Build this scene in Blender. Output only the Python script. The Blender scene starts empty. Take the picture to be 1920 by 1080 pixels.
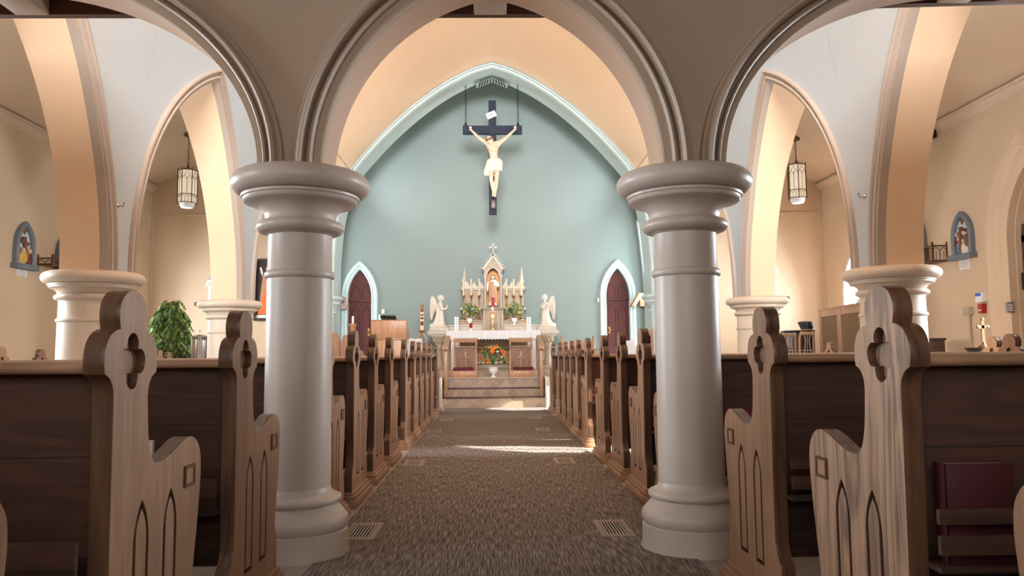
import bpy, bmesh, math, random
from math import sin, cos, pi, sqrt, radians, atan2, tan
from mathutils import Vector, Matrix, Quaternion

# ------------------------------------------------------------------ scene, camera, light
SC = bpy.context.scene
COL = SC.collection
CAM_F, CAM_H, YAW, PITCH, ROLL = 1450.0, 0.92, 0.027, 0.0859, -0.0088

def cam_axes():
    c, s = cos(YAW), sin(YAW)
    r0 = Vector((c, -s, 0)); f0 = Vector((s, c, 0)); z = Vector((0, 0, 1))
    c, s = cos(PITCH), sin(PITCH)
    F = f0*c + z*s; U = z*c - f0*s
    c, s = cos(ROLL), sin(ROLL)
    return r0*c + U*s, U*c - r0*s, F
CR, CU, CF = cam_axes()
cd = bpy.data.cameras.new('camera'); cam = bpy.data.objects.new('camera', cd); COL.objects.link(cam)
cd.sensor_width = 36.0; cd.lens = CAM_F/1920*36.0; cd.clip_start = 0.05
M = Matrix((CR, CU, -CF)).transposed().to_4x4(); M.translation = Vector((0, 0, CAM_H)); cam.matrix_world = M
SC.camera = cam

def at(x, y, X=None, Y=None, Z=None):
    """point of the place seen at photograph pixel x,y on a plane X=, Y= or Z="""
    d = CF + CR*((x-960)/CAM_F) - CU*((y-540)/CAM_F)
    if X is not None: t = X/d.x
    elif Y is not None: t = Y/d.y
    else: t = (Z-CAM_H)/d.z
    return Vector((0, 0, CAM_H)) + d*t

SC.view_settings.view_transform = 'Standard'
SC.view_settings.look = 'None'
SC.view_settings.gamma = 1.0
SC.view_settings.use_curve_mapping = False
SC.view_settings.exposure = 0.42

def srgb(h):
    h = h.lstrip('#'); v = [int(h[i:i+2], 16)/255 for i in (0, 2, 4)]
    return tuple((c/12.92 if c <= .04045 else ((c+.055)/1.055)**2.4) for c in v) + (1.0,)

W = bpy.data.worlds.new('sky'); SC.world = W; W.use_nodes = True
W.node_tree.nodes['Background'].inputs[0].default_value = (0.80, 0.90, 1.0, 1)
W.node_tree.nodes['Background'].inputs[1].default_value = 1.2

def sun(direction, strength, color, angle):
    l = bpy.data.lights.new('sun', 'SUN'); l.energy = strength; l.color = color; l.angle = angle
    o = bpy.data.objects.new('sun', l); COL.objects.link(o)
    o.rotation_euler = Vector(direction).to_track_quat('-Z', 'Y').to_euler(); o.location = (12, 2, 8)
def area(name, loc, direction, sx, sy, power, color):
    l = bpy.data.lights.new(name, 'AREA'); l.shape = 'RECTANGLE'; l.size = sx; l.size_y = sy
    l.energy = power; l.color = color
    o = bpy.data.objects.new(name, l); COL.objects.link(o); o.location = loc
    o.rotation_euler = Vector(direction).to_track_quat('-Z', 'Y').to_euler()
    return o
def spot(name, loc, target, power, color, size, blend=.8, radius=.06):
    l = bpy.data.lights.new(name, 'SPOT'); l.energy = power; l.color = color; l.spot_size = size; l.spot_blend = blend; l.shadow_soft_size = radius
    o = bpy.data.objects.new(name, l); COL.objects.link(o); o.location = loc
    o.rotation_euler = (Vector(target)-Vector(loc)).to_track_quat('-Z', 'Y').to_euler()
COOL = (0.90, 0.96, 1.0); WARM = (1.0, 0.90, 0.76)
sun((-1, .15, -.42), 27.0, (1.0, .93, .80), radians(.6))
XS = 6.08                                            # outer walls of the side aisles
LEFT_WINDOWS = [(0.6, 3.2), (6.2, 7.74), (11.65, 13.1)]     # y ranges of the aisle windows
RIGHT_WINDOWS = LEFT_WINDOWS[1:]
for s, wins in ((-1, LEFT_WINDOWS), (1, RIGHT_WINDOWS)):   # daylight outside each aisle window
    for (y0, y1) in wins:
        area('aisle_window_daylight', (s*(XS+.55), (y0+y1)/2, 2.35), (-s, 0, -.12), y1-y0, 2.0,
             150 if y0 < 3 else 470 if y0 < 9 else (230 if s < 0 else 400), COOL)
area('loft_window_daylight', (.03, -.9, 5.0), (0, 1, .03), 2.9, 2.7, 600, (.95, .97, 1.0)).data.spread = radians(95)     # the window above the loft
area('entrance_fill', (0, -1.35, 2.1), (0, 1, .0), 3.0, 1.5, 19, (1.0, .94, .88))    # added fill for the foreground, through an unseen west opening
for s in (-1, 1):                                    # added uplights without fixtures near the last arcade capitals, to lift the vault
    spot('vault_fill_uplight', (s*2.75, 12.9, 1.85), (-s*.9, 13.6, 6.0), 175, (1.0, .90, .78), radians(95))
for s in (-1, 1):                                    # added hidden spots behind the chancel arch, to brighten the upper end wall
    spot('arch_fill_spot', (s*2.98, 15.76, 4.25), (s*.3, 17.0, 5.6), 85, (.93, .98, 1.0), radians(120), 1.0, .1)
for s in (-1, 1):                                    # sanctuary side windows
    area('sanctuary_window_daylight', (s*4.75, 16.2, 2.3), (-s, 0.0, .0), 1.0, 2.6, 75 if s < 0 else 170, (.86, .96, 1.0))

# ------------------------------------------------------------------ mesh helpers
class MB:
    def __init__(self, o=(0, 0, 0)):
        self.v = []; self.f = []; self.m = []; self.o = Vector(o); self.cm = 0
    def add(self, vs, fs):
        n = len(self.v); self.v += [Vector(p) for p in vs]
        for f in fs: self.f.append([n+i for i in f]); self.m.append(self.cm)
        return self
    def box(self, x0, x1, y0, y1, z0, z1, R=None, c=None):
        vs = [Vector((x, y, z)) for z in (z0, z1) for y in (y0, y1) for x in (x0, x1)]
        if R is not None:
            c = Vector(c) if c is not None else Vector(((x0+x1)/2, (y0+y1)/2, (z0+z1)/2))
            vs = [R @ (p-c) + c for p in vs]
        return self.add(vs, [(0, 2, 3, 1), (4, 5, 7, 6), (0, 1, 5, 4), (2, 6, 7, 3), (0, 4, 6, 2), (1, 3, 7, 5)])
    def lathe(self, prof, cx=0, cy=0, n=48, a0=0, a1=2*pi, cap=True, sx=1, sy=1, fold=0, nf=0, ph=0):
        full = abs(a1-a0-2*pi) < 1e-6; cols = n if full else n+1
        vs = []
        for (r, z) in prof:
            for k in range(cols):
                a = a0+(a1-a0)*k/n
                rr = r*(1+fold*sin(nf*a+ph)) if fold else r
                vs.append((cx+rr*sx*cos(a), cy+rr*sy*sin(a), z))
        fs = []
        for i in range(len(prof)-1):
            for k in range(n):
                k2 = (k+1) % cols
                fs.append((i*cols+k, i*cols+k2, (i+1)*cols+k2, (i+1)*cols+k))
        if cap:
            if prof[0][0] > 1e-5: fs.append(tuple(range(cols-1, -1, -1)))
            if prof[-1][0] > 1e-5: fs.append(tuple((len(prof)-1)*cols+k for k in range(cols)))
        return self.add(vs, fs)
    def tube(self, pts, r, n=8, closed=False, cap=True):
        pts = [Vector(p) for p in pts]; N = len(pts)
        rs = r if isinstance(r, (list, tuple)) else [r]*N
        vs = []; prev = None
        for i, p in enumerate(pts):
            a = pts[(i-1) % N] if (i > 0 or closed) else p
            b = pts[(i+1) % N] if (i < N-1 or closed) else p
            t = (b-a).normalized()
            if prev is None:
                u = t.orthogonal().normalized()
            else:
                u = (prev - t*prev.dot(t))
                u = u.normalized() if u.length > 1e-6 else t.orthogonal().normalized()
            prev = u; w = t.cross(u)
            for k in range(n):
                q = 2*pi*k/n
                vs.append(p + (u*cos(q)+w*sin(q))*rs[i])
        fs = []
        for i in range(N if closed else N-1):
            j = (i+1) % N
            for k in range(n):
                k2 = (k+1) % n
                fs.append((i*n+k, i*n+k2, j*n+k2, j*n+k))
        if cap and not closed:
            fs.append(tuple(range(n-1, -1, -1))); fs.append(tuple((N-1)*n+k for k in range(n)))
        return self.add(vs, fs)
    def prism(self, poly, fn0, fn1):
        """solid between fn0(u,v) and fn1(u,v) for a simple polygon"""
        n = len(poly)
        vs = [fn0(*p) for p in poly]+[fn1(*p) for p in poly]
        fs = [tuple(range(n-1, -1, -1)), tuple(range(n, 2*n))]
        fs += [(i, (i+1) % n, n+(i+1) % n, n+i) for i in range(n)]
        return self.add(vs, fs)
    def sweep(self, path, prof, frame, closed=False, cap=True):
        """path: list; frame(i) -> (origin, du, dv); prof: list of (u,v)"""
        N = len(path); m = len(prof); vs = []
        for i in range(N):
            o, du, dv = frame(i)
            for (u, v) in prof: vs.append(Vector(o)+Vector(du)*u+Vector(dv)*v)
        fs = []
        for i in range(N if closed else N-1):
            j = (i+1) % N
            for k in range(m-1):
                fs.append((i*m+k, i*m+k+1, j*m+k+1, j*m+k))
        return self.add(vs, fs)
    def ball(self, c, rx, ry=None, rz=None, n=14, m=9, R=None):
        ry = rx if ry is None else ry; rz = rx if rz is None else rz; c = Vector(c)
        vs = []
        for i in range(1, m):
            t = pi*i/m
            for k in range(n):
                a = 2*pi*k/n
                vs.append(Vector((rx*sin(t)*cos(a), ry*sin(t)*sin(a), -rz*cos(t))))
        vs.append(Vector((0, 0, -rz))); vs.append(Vector((0, 0, rz)))
        if R is not None: vs = [R @ p for p in vs]
        vs = [c+p for p in vs]
        fs = []
        for i in range(m-2):
            for k in range(n):
                k2 = (k+1) % n
                fs.append((i*n+k, i*n+k2, (i+1)*n+k2, (i+1)*n+k))
        b = (m-1)*n
        for k in range(n):
            k2 = (k+1) % n
            fs.append((b, k2, k)); fs.append((b+1, (m-2)*n+k, (m-2)*n+k2))
        return self.add(vs, fs)
    def grid(self, rows):
        m = len(rows[0]); vs = [p for r in rows for p in r]; fs = []
        for i in range(len(rows)-1):
            for k in range(m-1):
                fs.append((i*m+k, i*m+k+1, (i+1)*m+k+1, (i+1)*m+k))
        return self.add(vs, fs)
    def loft(self, secs, n=20, fold=0, nf=0):
        """secs: (cx,cy,z,rx,ry[,fold])"""
        vs = []
        for s in secs:
            fo = s[5] if len(s) > 5 else fold
            for k in range(n):
                a = 2*pi*k/n
                rr = 1+fo*sin(nf*a+1.3)+fo*.5*sin((nf*2+1)*a)
                vs.append((s[0]+s[3]*rr*cos(a), s[1]+s[4]*rr*sin(a), s[2]))
        fs = []
        for i in range(len(secs)-1):
            for k in range(n):
                k2 = (k+1) % n
                fs.append((i*n+k, i*n+k2, (i+1)*n+k2, (i+1)*n+k))
        fs.append(tuple(range(n-1, -1, -1))); fs.append(tuple((len(secs)-1)*n+k for k in range(n)))
        return self.add(vs, fs)
    def mesh(self, name, mats, ang=35, bev=0, segs=2, recalc=True):
        me = bpy.data.meshes.new(name)
        me.from_pydata([tuple(p-self.o) for p in self.v], [], self.f)
        for m in (mats if isinstance(mats, (list, tuple)) else [mats]): me.materials.append(m)
        for p, k in zip(me.polygons, self.m): p.material_index = k
        if bev or recalc:
            b = bmesh.new(); b.from_mesh(me)
            if bev:
                ed = [e for e in b.edges if len(e.link_faces) == 2 and e.calc_face_angle(0) > radians(40)]
                bmesh.ops.bevel(b, geom=ed, offset=bev, segments=segs, affect='EDGES', profile=.5, clamp_overlap=True)
            if recalc: bmesh.ops.recalc_face_normals(b, faces=b.faces)
            b.to_mesh(me); b.free()
        if ang:
            me.shade_smooth(); me.set_sharp_from_angle(angle=radians(ang))
        return me
    def build(self, name, mats, parent=None, **k):
        return link(name, self.mesh(name, mats, **k), parent, self.o)

def link(name, me, parent=None, loc=(0, 0, 0)):
    o = bpy.data.objects.new(name, me); COL.objects.link(o)
    if parent is not None: o.parent = parent
    else: o.location = loc
    return o
def tag(o, label=None, cat=None, group=None, kind=None):
    if label: o['label'] = label
    if cat: o['category'] = cat
    if group: o['group'] = group
    if kind: o['kind'] = kind
    return o
def struct(o): o['kind'] = 'structure'; return o
def thing(name, label, cat, loc=(0, 0, 0), group=None):
    o = bpy.data.objects.new(name, None); o.empty_display_size = .1
    COL.objects.link(o); o.location = loc
    return tag(o, label, cat, group)
def copy_tree(o, parent=None):
    c = o.copy(); COL.objects.link(c)
    if parent is not None: c.parent = parent
    for ch in list(o.children): copy_tree(ch, c)
    return c
def evaluated(o, name):
    """bake an object's modifiers into a new mesh and drop the source"""
    bpy.context.view_layer.update()
    dg = bpy.context.evaluated_depsgraph_get()
    me = bpy.data.meshes.new_from_object(o.evaluated_get(dg)); me.name = name
    bpy.data.objects.remove(o)
    return me
def remeshed(mb, name, mats, voxel, smooth=2, ang=60):
    """unite overlapping shells into one continuous surface"""
    me = mb.mesh(name, mats, ang=0)
    o = bpy.data.objects.new(name, me); COL.objects.link(o)
    r = o.modifiers.new('r', 'REMESH'); r.mode = 'VOXEL'; r.voxel_size = voxel
    if smooth:
        s = o.modifiers.new('s', 'SMOOTH'); s.factor = .5; s.iterations = smooth
    out = evaluated(o, name)
    out.materials.clear()
    for m in (mats if isinstance(mats, (list, tuple)) else [mats]): out.materials.append(m)
    out.shade_smooth()
    return out
def skin(joints, edges, name, mats, sub=2, root=0):
    """joints: (x,y,z,r)"""
    me = bpy.data.meshes.new(name); me.from_pydata([j[:3] for j in joints], edges, [])
    o = bpy.data.objects.new(name, me); COL.objects.link(o)
    s = o.modifiers.new('s', 'SKIN'); s.use_smooth_shade = True
    for i, j in enumerate(joints):
        d = me.skin_vertices[0].data[i]; d.radius = (j[3], j[3] if len(j) < 5 else j[4]); d.use_root = (i == root)
    sb = o.modifiers.new('b', 'SUBSURF'); sb.levels = sub; sb.render_levels = sub
    out = evaluated(o, name); out.materials.clear()
    for m in (mats if isinstance(mats, (list, tuple)) else [mats]): out.materials.append(m)
    out.shade_smooth(); return out
def add_mesh(mb, me, off=(0, 0, 0)):
    mb.add([v.co+Vector(off) for v in me.vertices], [tuple(p.vertices) for p in me.polygons])
def crom(pts, k=5):
    """Catmull-Rom through points"""
    P = [Vector(p) for p in pts]; out = []
    for i in range(len(P)-1):
        a = P[i-1] if i else P[0]*2-P[1]; b, c = P[i], P[i+1]; d = P[i+2] if i+2 < len(P) else P[-1]*2-P[-2]
        for j in range(k):
            t = j/k
            out.append((b*2+(c-a)*t+(a*2-b*5+c*4-d)*t*t+(b*3-a-c*3+d)*t**3)*.5)
    out.append(P[-1]); return out
def fill2d(splines, thick, bev=0, name='fill'):
    """flat shape with holes -> solid mesh in xy, z from -thick/2 to thick/2"""
    cu = bpy.data.curves.new(name, 'CURVE'); cu.dimensions = '2D'; cu.fill_mode = 'BOTH'
    cu.extrude = max(thick/2-bev, 0.0001); cu.bevel_depth = bev; cu.bevel_resolution = 1; cu.offset = -bev
    for pts in splines:
        s = cu.splines.new('POLY'); s.points.add(len(pts)-1)
        for p, q in zip(s.points, pts): p.co = (q[0], q[1], 0, 1)
        s.use_cyclic_u = True
    o = bpy.data.objects.new(name, cu); COL.objects.link(o)
    return evaluated(o, name)

# ------------------------------------------------------------------ materials
def nodes(name):
    m = bpy.data.materials.new(name); m.use_nodes = True
    nt = m.node_tree; return m, nt, nt.nodes['Principled BSDF']
def N(nt, t, **k):
    n = nt.nodes.new(t)
    for a, b in k.items(): setattr(n, a, b)
    return n
def plain(name, col, rough=.6, var=.08, scale=6, bump=.0, bscale=40, metal=0, spec=.5, coat=0, emit=0):
    m, nt, b = nodes(name); L = nt.links.new
    c = srgb(col)
    tc = N(nt, 'ShaderNodeTexCoord'); nz = N(nt, 'ShaderNodeTexNoise'); nz.inputs['Scale'].default_value = scale
    nz.inputs['Detail'].default_value = 4
    L(tc.outputs['Object'], nz.inputs['Vector'])
    rp = N(nt, 'ShaderNodeValToRGB')
    rp.color_ramp.elements[0].position = .3; rp.color_ramp.elements[1].position = .7
    rp.color_ramp.elements[0].color = tuple(x*(1-var) for x in c[:3])+(1,)
    rp.color_ramp.elements[1].color = tuple(min(1, x*(1+var)) for x in c[:3])+(1,)
    L(nz.outputs[0], rp.inputs[0]); L(rp.outputs[0], b.inputs['Base Color'])
    b.inputs['Roughness'].default_value = rough; b.inputs['Metallic'].default_value = metal
    b.inputs['Specular IOR Level'].default_value = spec; b.inputs['Coat Weight'].default_value = coat
    if bump:
        n2 = N(nt, 'ShaderNodeTexNoise'); n2.inputs['Scale'].default_value = bscale; n2.inputs['Detail'].default_value = 5
        L(tc.outputs['Object'], n2.inputs['Vector'])
        bp = N(nt, 'ShaderNodeBump'); bp.inputs['Strength'].default_value = bump; bp.inputs['Distance'].default_value = .01
        L(n2.outputs[0], bp.inputs['Height']); L(bp.outputs[0], b.inputs['Normal'])
    if emit:
        b.inputs['Emission Color'].default_value = c; b.inputs['Emission Strength'].default_value = emit
    return m
def wood(name, dark, light, axis='z', rough=.42, coat=.15, grain=1.0, boards=0):
    """oak: stretched grain along one axis, cathedral waves, fine pores"""
    m, nt, b = nodes(name); L = nt.links.new
    tc = N(nt, 'ShaderNodeTexCoord'); oi = N(nt, 'ShaderNodeObjectInfo')
    ofs = N(nt, 'ShaderNodeVectorMath', operation='SCALE'); ofs.inputs[0].default_value = (7, 13, 5)
    L(oi.outputs['Random'], ofs.inputs['Scale'])
    ad = N(nt, 'ShaderNodeVectorMath', operation='ADD'); L(tc.outputs['Object'], ad.inputs[0]); L(ofs.outputs[0], ad.inputs[1])
    def mapped(al, ac):
        mp = N(nt, 'ShaderNodeMapping')
        mp.inputs['Scale'].default_value = {'x': (al, ac, ac), 'y': (ac, al, ac), 'z': (ac, ac, al)}[axis]
        L(ad.outputs[0], mp.inputs['Vector']); return mp.outputs[0]
    n1 = N(nt, 'ShaderNodeTexNoise'); n1.inputs['Scale'].default_value = 1; n1.inputs['Detail'].default_value = 3; n1.inputs['Distortion'].default_value = .6
    L(mapped(.9, 7), n1.inputs['Vector'])
    wv = N(nt, 'ShaderNodeMath', operation='MULTIPLY'); wv.inputs[1].default_value = 38
    L(n1.outputs[0], wv.inputs[0])
    sn = N(nt, 'ShaderNodeMath', operation='SINE'); L(wv.outputs[0], sn.inputs[0])
    n2 = N(nt, 'ShaderNodeTexNoise'); n2.inputs['Scale'].default_value = 1; n2.inputs['Detail'].default_value = 4
    L(mapped(5, 160), n2.inputs['Vector'])
    a1 = N(nt, 'ShaderNodeMath', operation='MULTIPLY_ADD'); a1.inputs[1].default_value = .13*grain; a1.inputs[2].default_value = .5
    L(sn.outputs[0], a1.inputs[0])
    a2 = N(nt, 'ShaderNodeMath', operation='MULTIPLY_ADD'); a2.inputs[1].default_value = .55*grain
    s2 = N(nt, 'ShaderNodeMath', operation='SUBTRACT'); s2.inputs[1].default_value = .5; L(n2.outputs[0], s2.inputs[0])
    L(s2.outputs[0], a2.inputs[0]); L(a1.outputs[0], a2.inputs[2])
    rv = N(nt, 'ShaderNodeMath', operation='MULTIPLY_ADD'); rv.inputs[1].default_value = .16; L(oi.outputs['Random'], rv.inputs[0])
    a3 = N(nt, 'ShaderNodeMath', operation='ADD'); a3.inputs[1].default_value = -.08; L(a2.outputs[0], rv.inputs[2]); L(rv.outputs[0], a3.inputs[0])
    out = a3
    if boards:                                       # glued boards, each a slightly different tone, fine joint lines
        sx = N(nt, 'ShaderNodeSeparateXYZ'); L(tc.outputs['Object'], sx.inputs[0])
        ml = N(nt, 'ShaderNodeMath', operation='MULTIPLY'); ml.inputs[1].default_value = 1/boards; L(sx.outputs['Z'], ml.inputs[0])
        fl = N(nt, 'ShaderNodeMath', operation='FLOOR'); L(ml.outputs[0], fl.inputs[0])
        wn = N(nt, 'ShaderNodeTexWhiteNoise', noise_dimensions='1D'); L(fl.outputs[0], wn.inputs['W'])
        q = N(nt, 'ShaderNodeMath', operation='MULTIPLY_ADD'); q.inputs[1].default_value = .3; L(wn.outputs[0], q.inputs[0]); L(out.outputs[0], q.inputs[2])
        fr = N(nt, 'ShaderNodeMath', operation='FRACT'); L(ml.outputs[0], fr.inputs[0])
        lt = N(nt, 'ShaderNodeMath', operation='LESS_THAN'); lt.inputs[1].default_value = .018; L(fr.outputs[0], lt.inputs[0])
        q2 = N(nt, 'ShaderNodeMath', operation='MULTIPLY_ADD'); q2.inputs[1].default_value = -.9; L(lt.outputs[0], q2.inputs[0]); L(q.outputs[0], q2.inputs[2])
        q3 = N(nt, 'ShaderNodeMath', operation='ADD'); q3.inputs[1].default_value = -.15; L(q2.outputs[0], q3.inputs[0]); out = q3
    rp = N(nt, 'ShaderNodeValToRGB'); rp.color_ramp.elements[0].position = .22; rp.color_ramp.elements[1].position = .78
    rp.color_ramp.elements[0].color = srgb(dark); rp.color_ramp.elements[1].color = srgb(light)
    L(out.outputs[0], rp.inputs[0]); L(rp.outputs[0], b.inputs['Base Color'])
    b.inputs['Roughness'].default_value = rough; b.inputs['Coat Weight'].default_value = coat; b.inputs['Coat Roughness'].default_value = .3
    bp = N(nt, 'ShaderNodeBump'); bp.inputs['Strength'].default_value = .12; bp.inputs['Distance'].default_value = .003
    L(n2.outputs[0], bp.inputs['Height']); L(bp.outputs[0], b.inputs['Normal'])
    return m
def plaster(name, col, col2=None, rough=.7, scale=.8, bump=.15):
    """painted plaster with faint mottling"""
    m, nt, b = nodes(name); L = nt.links.new
    tc = N(nt, 'ShaderNodeTexCoord'); nz = N(nt, 'ShaderNodeTexNoise'); nz.inputs['Scale'].default_value = scale; nz.inputs['Detail'].default_value = 6
    L(tc.outputs['Object'], nz.inputs['Vector'])
    rp = N(nt, 'ShaderNodeValToRGB'); rp.color_ramp.elements[0].position = .35; rp.color_ramp.elements[1].position = .65
    c = srgb(col); d = srgb(col2) if col2 else tuple(x*.94 for x in c[:3])+(1,)
    rp.color_ramp.elements[0].color = d; rp.color_ramp.elements[1].color = c
    L(nz.outputs[0], rp.inputs[0]); L(rp.outputs[0], b.inputs['Base Color'])
    b.inputs['Roughness'].default_value = rough
    n2 = N(nt, 'ShaderNodeTexNoise'); n2.inputs['Scale'].default_value = 55; n2.inputs['Detail'].default_value = 4
    L(tc.outputs['Object'], n2.inputs['Vector'])
    bp = N(nt, 'ShaderNodeBump'); bp.inputs['Strength'].default_value = bump; bp.inputs['Distance'].default_value = .004
    L(n2.outputs[0], bp.inputs['Height']); L(bp.outputs[0], b.inputs['Normal'])
    return m
def carpet_mat():
    m, nt, b = nodes('grey brown streaked carpet'); L = nt.links.new
    tc = N(nt, 'ShaderNodeTexCoord')
    mp = N(nt, 'ShaderNodeMapping'); mp.inputs['Scale'].default_value = (165, 7, 1); L(tc.outputs['Object'], mp.inputs['Vector'])
    n1 = N(nt, 'ShaderNodeTexNoise'); n1.inputs['Scale'].default_value = 1; n1.inputs['Detail'].default_value = 3; n1.inputs['Roughness'].default_value = .6
    L(mp.outputs[0], n1.inputs['Vector'])
    rp = N(nt, 'ShaderNodeValToRGB'); e = rp.color_ramp.elements
    e[0].position = .36; e[0].color = srgb('#544c47'); e[1].position = .66; e[1].color = srgb('#aba39c')
    k = e.new(.5); k.color = srgb('#7a716c')
    L(n1.outputs[0], rp.inputs[0]); L(rp.outputs[0], b.inputs['Base Color'])
    b.inputs['Roughness'].default_value = .95; b.inputs['Specular IOR Level'].default_value = .15
    bp = N(nt, 'ShaderNodeBump'); bp.inputs['Strength'].default_value = .6; bp.inputs['Distance'].default_value = .006
    L(n1.outputs[0], bp.inputs['Height']); L(bp.outputs[0], b.inputs['Normal'])
    return m
def tile_mat():
    """brown tiles laid diagonally with pale joints, on risers (xz plane)"""
    m, nt, b = nodes('diagonal stone tile'); L = nt.links.new
    tc = N(nt, 'ShaderNodeTexCoord'); sx = N(nt, 'ShaderNodeSeparateXYZ'); L(tc.outputs['Object'], sx.inputs[0])
    def lin(a, bb):
        p = N(nt, 'ShaderNodeMath', operation='MULTIPLY'); p.inputs[1].default_value = a; L(sx.outputs['X'], p.inputs[0])
        q = N(nt, 'ShaderNodeMath', operation='MULTIPLY_ADD'); q.inputs[1].default_value = bb; L(sx.outputs['Z'], q.inputs[0]); L(p.outputs[0], q.inputs[2]); return q
    u, v = lin(4.4, 4.4), lin(4.4, -4.4)
    ds = []
    cells = []
    for w in (u, v):
        f = N(nt, 'ShaderNodeMath', operation='FRACT'); L(w.outputs[0], f.inputs[0])
        s = N(nt, 'ShaderNodeMath', operation='LESS_THAN'); s.inputs[1].default_value = .035; L(f.outputs[0], s.inputs[0]); ds.append(s)
        g = N(nt, 'ShaderNodeMath', operation='FLOOR'); L(w.outputs[0], g.inputs[0]); cells.append(g)
    mx = N(nt, 'ShaderNodeMath', operation='MAXIMUM'); L(ds[0].outputs[0], mx.inputs[0]); L(ds[1].outputs[0], mx.inputs[1])
    cb = N(nt, 'ShaderNodeCombineXYZ'); L(cells[0].outputs[0], cb.inputs[0]); L(cells[1].outputs[0], cb.inputs[1])
    wn = N(nt, 'ShaderNodeTexWhiteNoise', noise_dimensions='2D'); L(cb.outputs[0], wn.inputs['Vector'])
    rp = N(nt, 'ShaderNodeValToRGB'); rp.color_ramp.elements[0].color = srgb('#9d8571'); rp.color_ramp.elements[1].color = srgb('#b9a18b'); L(wn.outputs[0], rp.inputs[0])
    mi = N(nt, 'ShaderNodeMix', data_type='RGBA'); L(mx.outputs[0], mi.inputs['Factor']); L(rp.outputs[0], mi.inputs['A']); mi.inputs['B'].default_value = srgb('#c8b7a2')
    L(mi.outputs['Result'], b.inputs['Base Color']); b.inputs['Roughness'].default_value = .45
    return m

MT = {}
MT['column'] = plaster('painted column', '#cec1b6', '#c3b5aa', rough=.38, bump=.12, scale=2)
MT['arcade'] = plaster('arcade paint', '#d3c3b0', '#cbbaa6', rough=.5)
MT['arcmould'] = plaster('arch moulding paint', '#a69586', '#9e8d7e', rough=.45)
MT['soffit'] = plaster('arch soffit paint', '#dcbc9b', '#d6b593', rough=.5)
MT['front'] = plaster('loft arch paint', '#bca793', '#b29d89', rough=.5)
MT['frontsoffit'] = plaster('loft arch soffit paint', '#cfae94', '#c8a68b', rough=.5)
MT['nave'] = plaster('nave wall paint', '#aeb3b4', '#a9adae', rough=.6)
MT['vault'] = plaster('peach vault paint', '#f3d2b0', '#eecba7', rough=.42)
MT['aisle'] = plaster('tan aisle paint', '#dabfa0', '#d3b798', rough=.55)
MT['aislec'] = plaster('aisle ceiling paint', '#dfc8ae', '#d9c1a6', rough=.55)
MT['blue'] = plaster('blue green wall paint', '#7f8b87', '#7a8682', rough=.6, scale=.5)
MT['trim'] = plaster('pale blue trim paint', '#bccccb', '#b5c5c4', rough=.45)
MT['oak'] = wood('oak end grain boards', '#8c6850', '#bd9576', 'z', grain=.6)
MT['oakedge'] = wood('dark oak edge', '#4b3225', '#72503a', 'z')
MT['oakgrey'] = wood('weathered oak', '#695446', '#b89579', 'z', grain=1.5)
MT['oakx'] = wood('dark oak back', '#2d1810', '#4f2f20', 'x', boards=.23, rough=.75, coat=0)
MT['oakrail'] = wood('oak rail', '#8a664c', '#bd9474', 'x')
MT['darkoak'] = wood('dark brown timber', '#3a2119', '#573528', 'x')
MT['door'] = wood('mahogany door', '#3d110b', '#611d14', 'z', rough=.65, coat=0)
MT['midbrown'] = wood('mid brown panel', '#6b4228', '#8c5c3a', 'z')
MT['relief'] = plain('old gold relief', '#a88d62', .5, .15, 30)
MT['doorside'] = wood('brown side door', '#5c3123', '#7f4a35', 'z', rough=.5)
MT['antique'] = plain('antique brass', '#86694a', .5, .2, 30, metal=.5)
MT['print'] = plain('grey print', '#6d6a68', .8, .05)
MT['honey'] = wood('honey oak', '#a2724f', '#c8966f', 'z')
MT['floor'] = plain('pale floor', '#a0948a', .6, .1, 3)
MT['carpet'] = carpet_mat()
MT['tile'] = tile_mat()
MT['marble'] = plain('pale marble', '#cfc6b6', .35, .08, 9)
MT['tan'] = plain('tan altar stone', '#a8937b', .5, .14, 22, bump=.25, bscale=60)
MT['tanpale'] = plain('pale altar stone', '#c3b8a8', .45, .08, 14)
MT['statue'] = plain('cream statue plaster', '#d6cabb', .5, .07, 12)
MT['skinw'] = plain('painted pale skin', '#d2b8a2', .45, .08, 18)
MT['white'] = plain('white paint', '#efeeec', .45, .02)
MT['linen'] = plain('white linen', '#dededf', .9, .03, 30, bump=.3, bscale=160)
MT['wax'] = plain('white wax', '#f3f0ea', .4, .02)
MT['cream'] = plain('cream candle wax', '#e3c698', .45, .05)
MT['brass'] = plain('aged brass', '#a98146', .35, .15, 20, metal=1)
MT['gold'] = plain('bright gold', '#dab27c', .35, .06, 20, metal=.8)
MT['bronze'] = plain('dark bronze metal', '#6e5038', .45, .15, 25, metal=.6)
MT['steel'] = plain('polished steel', '#c9c8c6', .18, .04, 4, metal=1)
MT['black'] = plain('black lacquer', '#1c1c1f', .3, .1)
MT['dark'] = plain('dark void', '#0c0a09', .9, .05)
MT['iron'] = plain('dark iron', '#2a2a2c', .5, .1, metal=.5)
MT['navy'] = wood('navy stained timber', '#121826', '#212d42', 'z', rough=.75, coat=0)
MT['maroon'] = plain('maroon cloth', '#5f1a22', .85, .12, 40, bump=.2, bscale=150)
MT['red'] = plain('red glass', '#a81725', .25, .1)
MT['robe'] = plain('rose tan robe', '#b98d6c', .6, .12, 14)
MT['robew'] = plain('cream tunic', '#e4d8c6', .6, .06, 14)
MT['hair'] = plain('brown hair', '#4a3022', .6, .2, 40)
MT['haircream'] = plain('faded golden hair', '#d9bf98', .6, .1, 40)
MT['loin'] = plain('cream loincloth', '#d5cdc3', .6, .08, 14)
MT['greydark'] = plain('grey blue frame', '#6f7780', .5, .08)
MT['paper'] = plain('white card', '#ece8e4', .8, .02)
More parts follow.
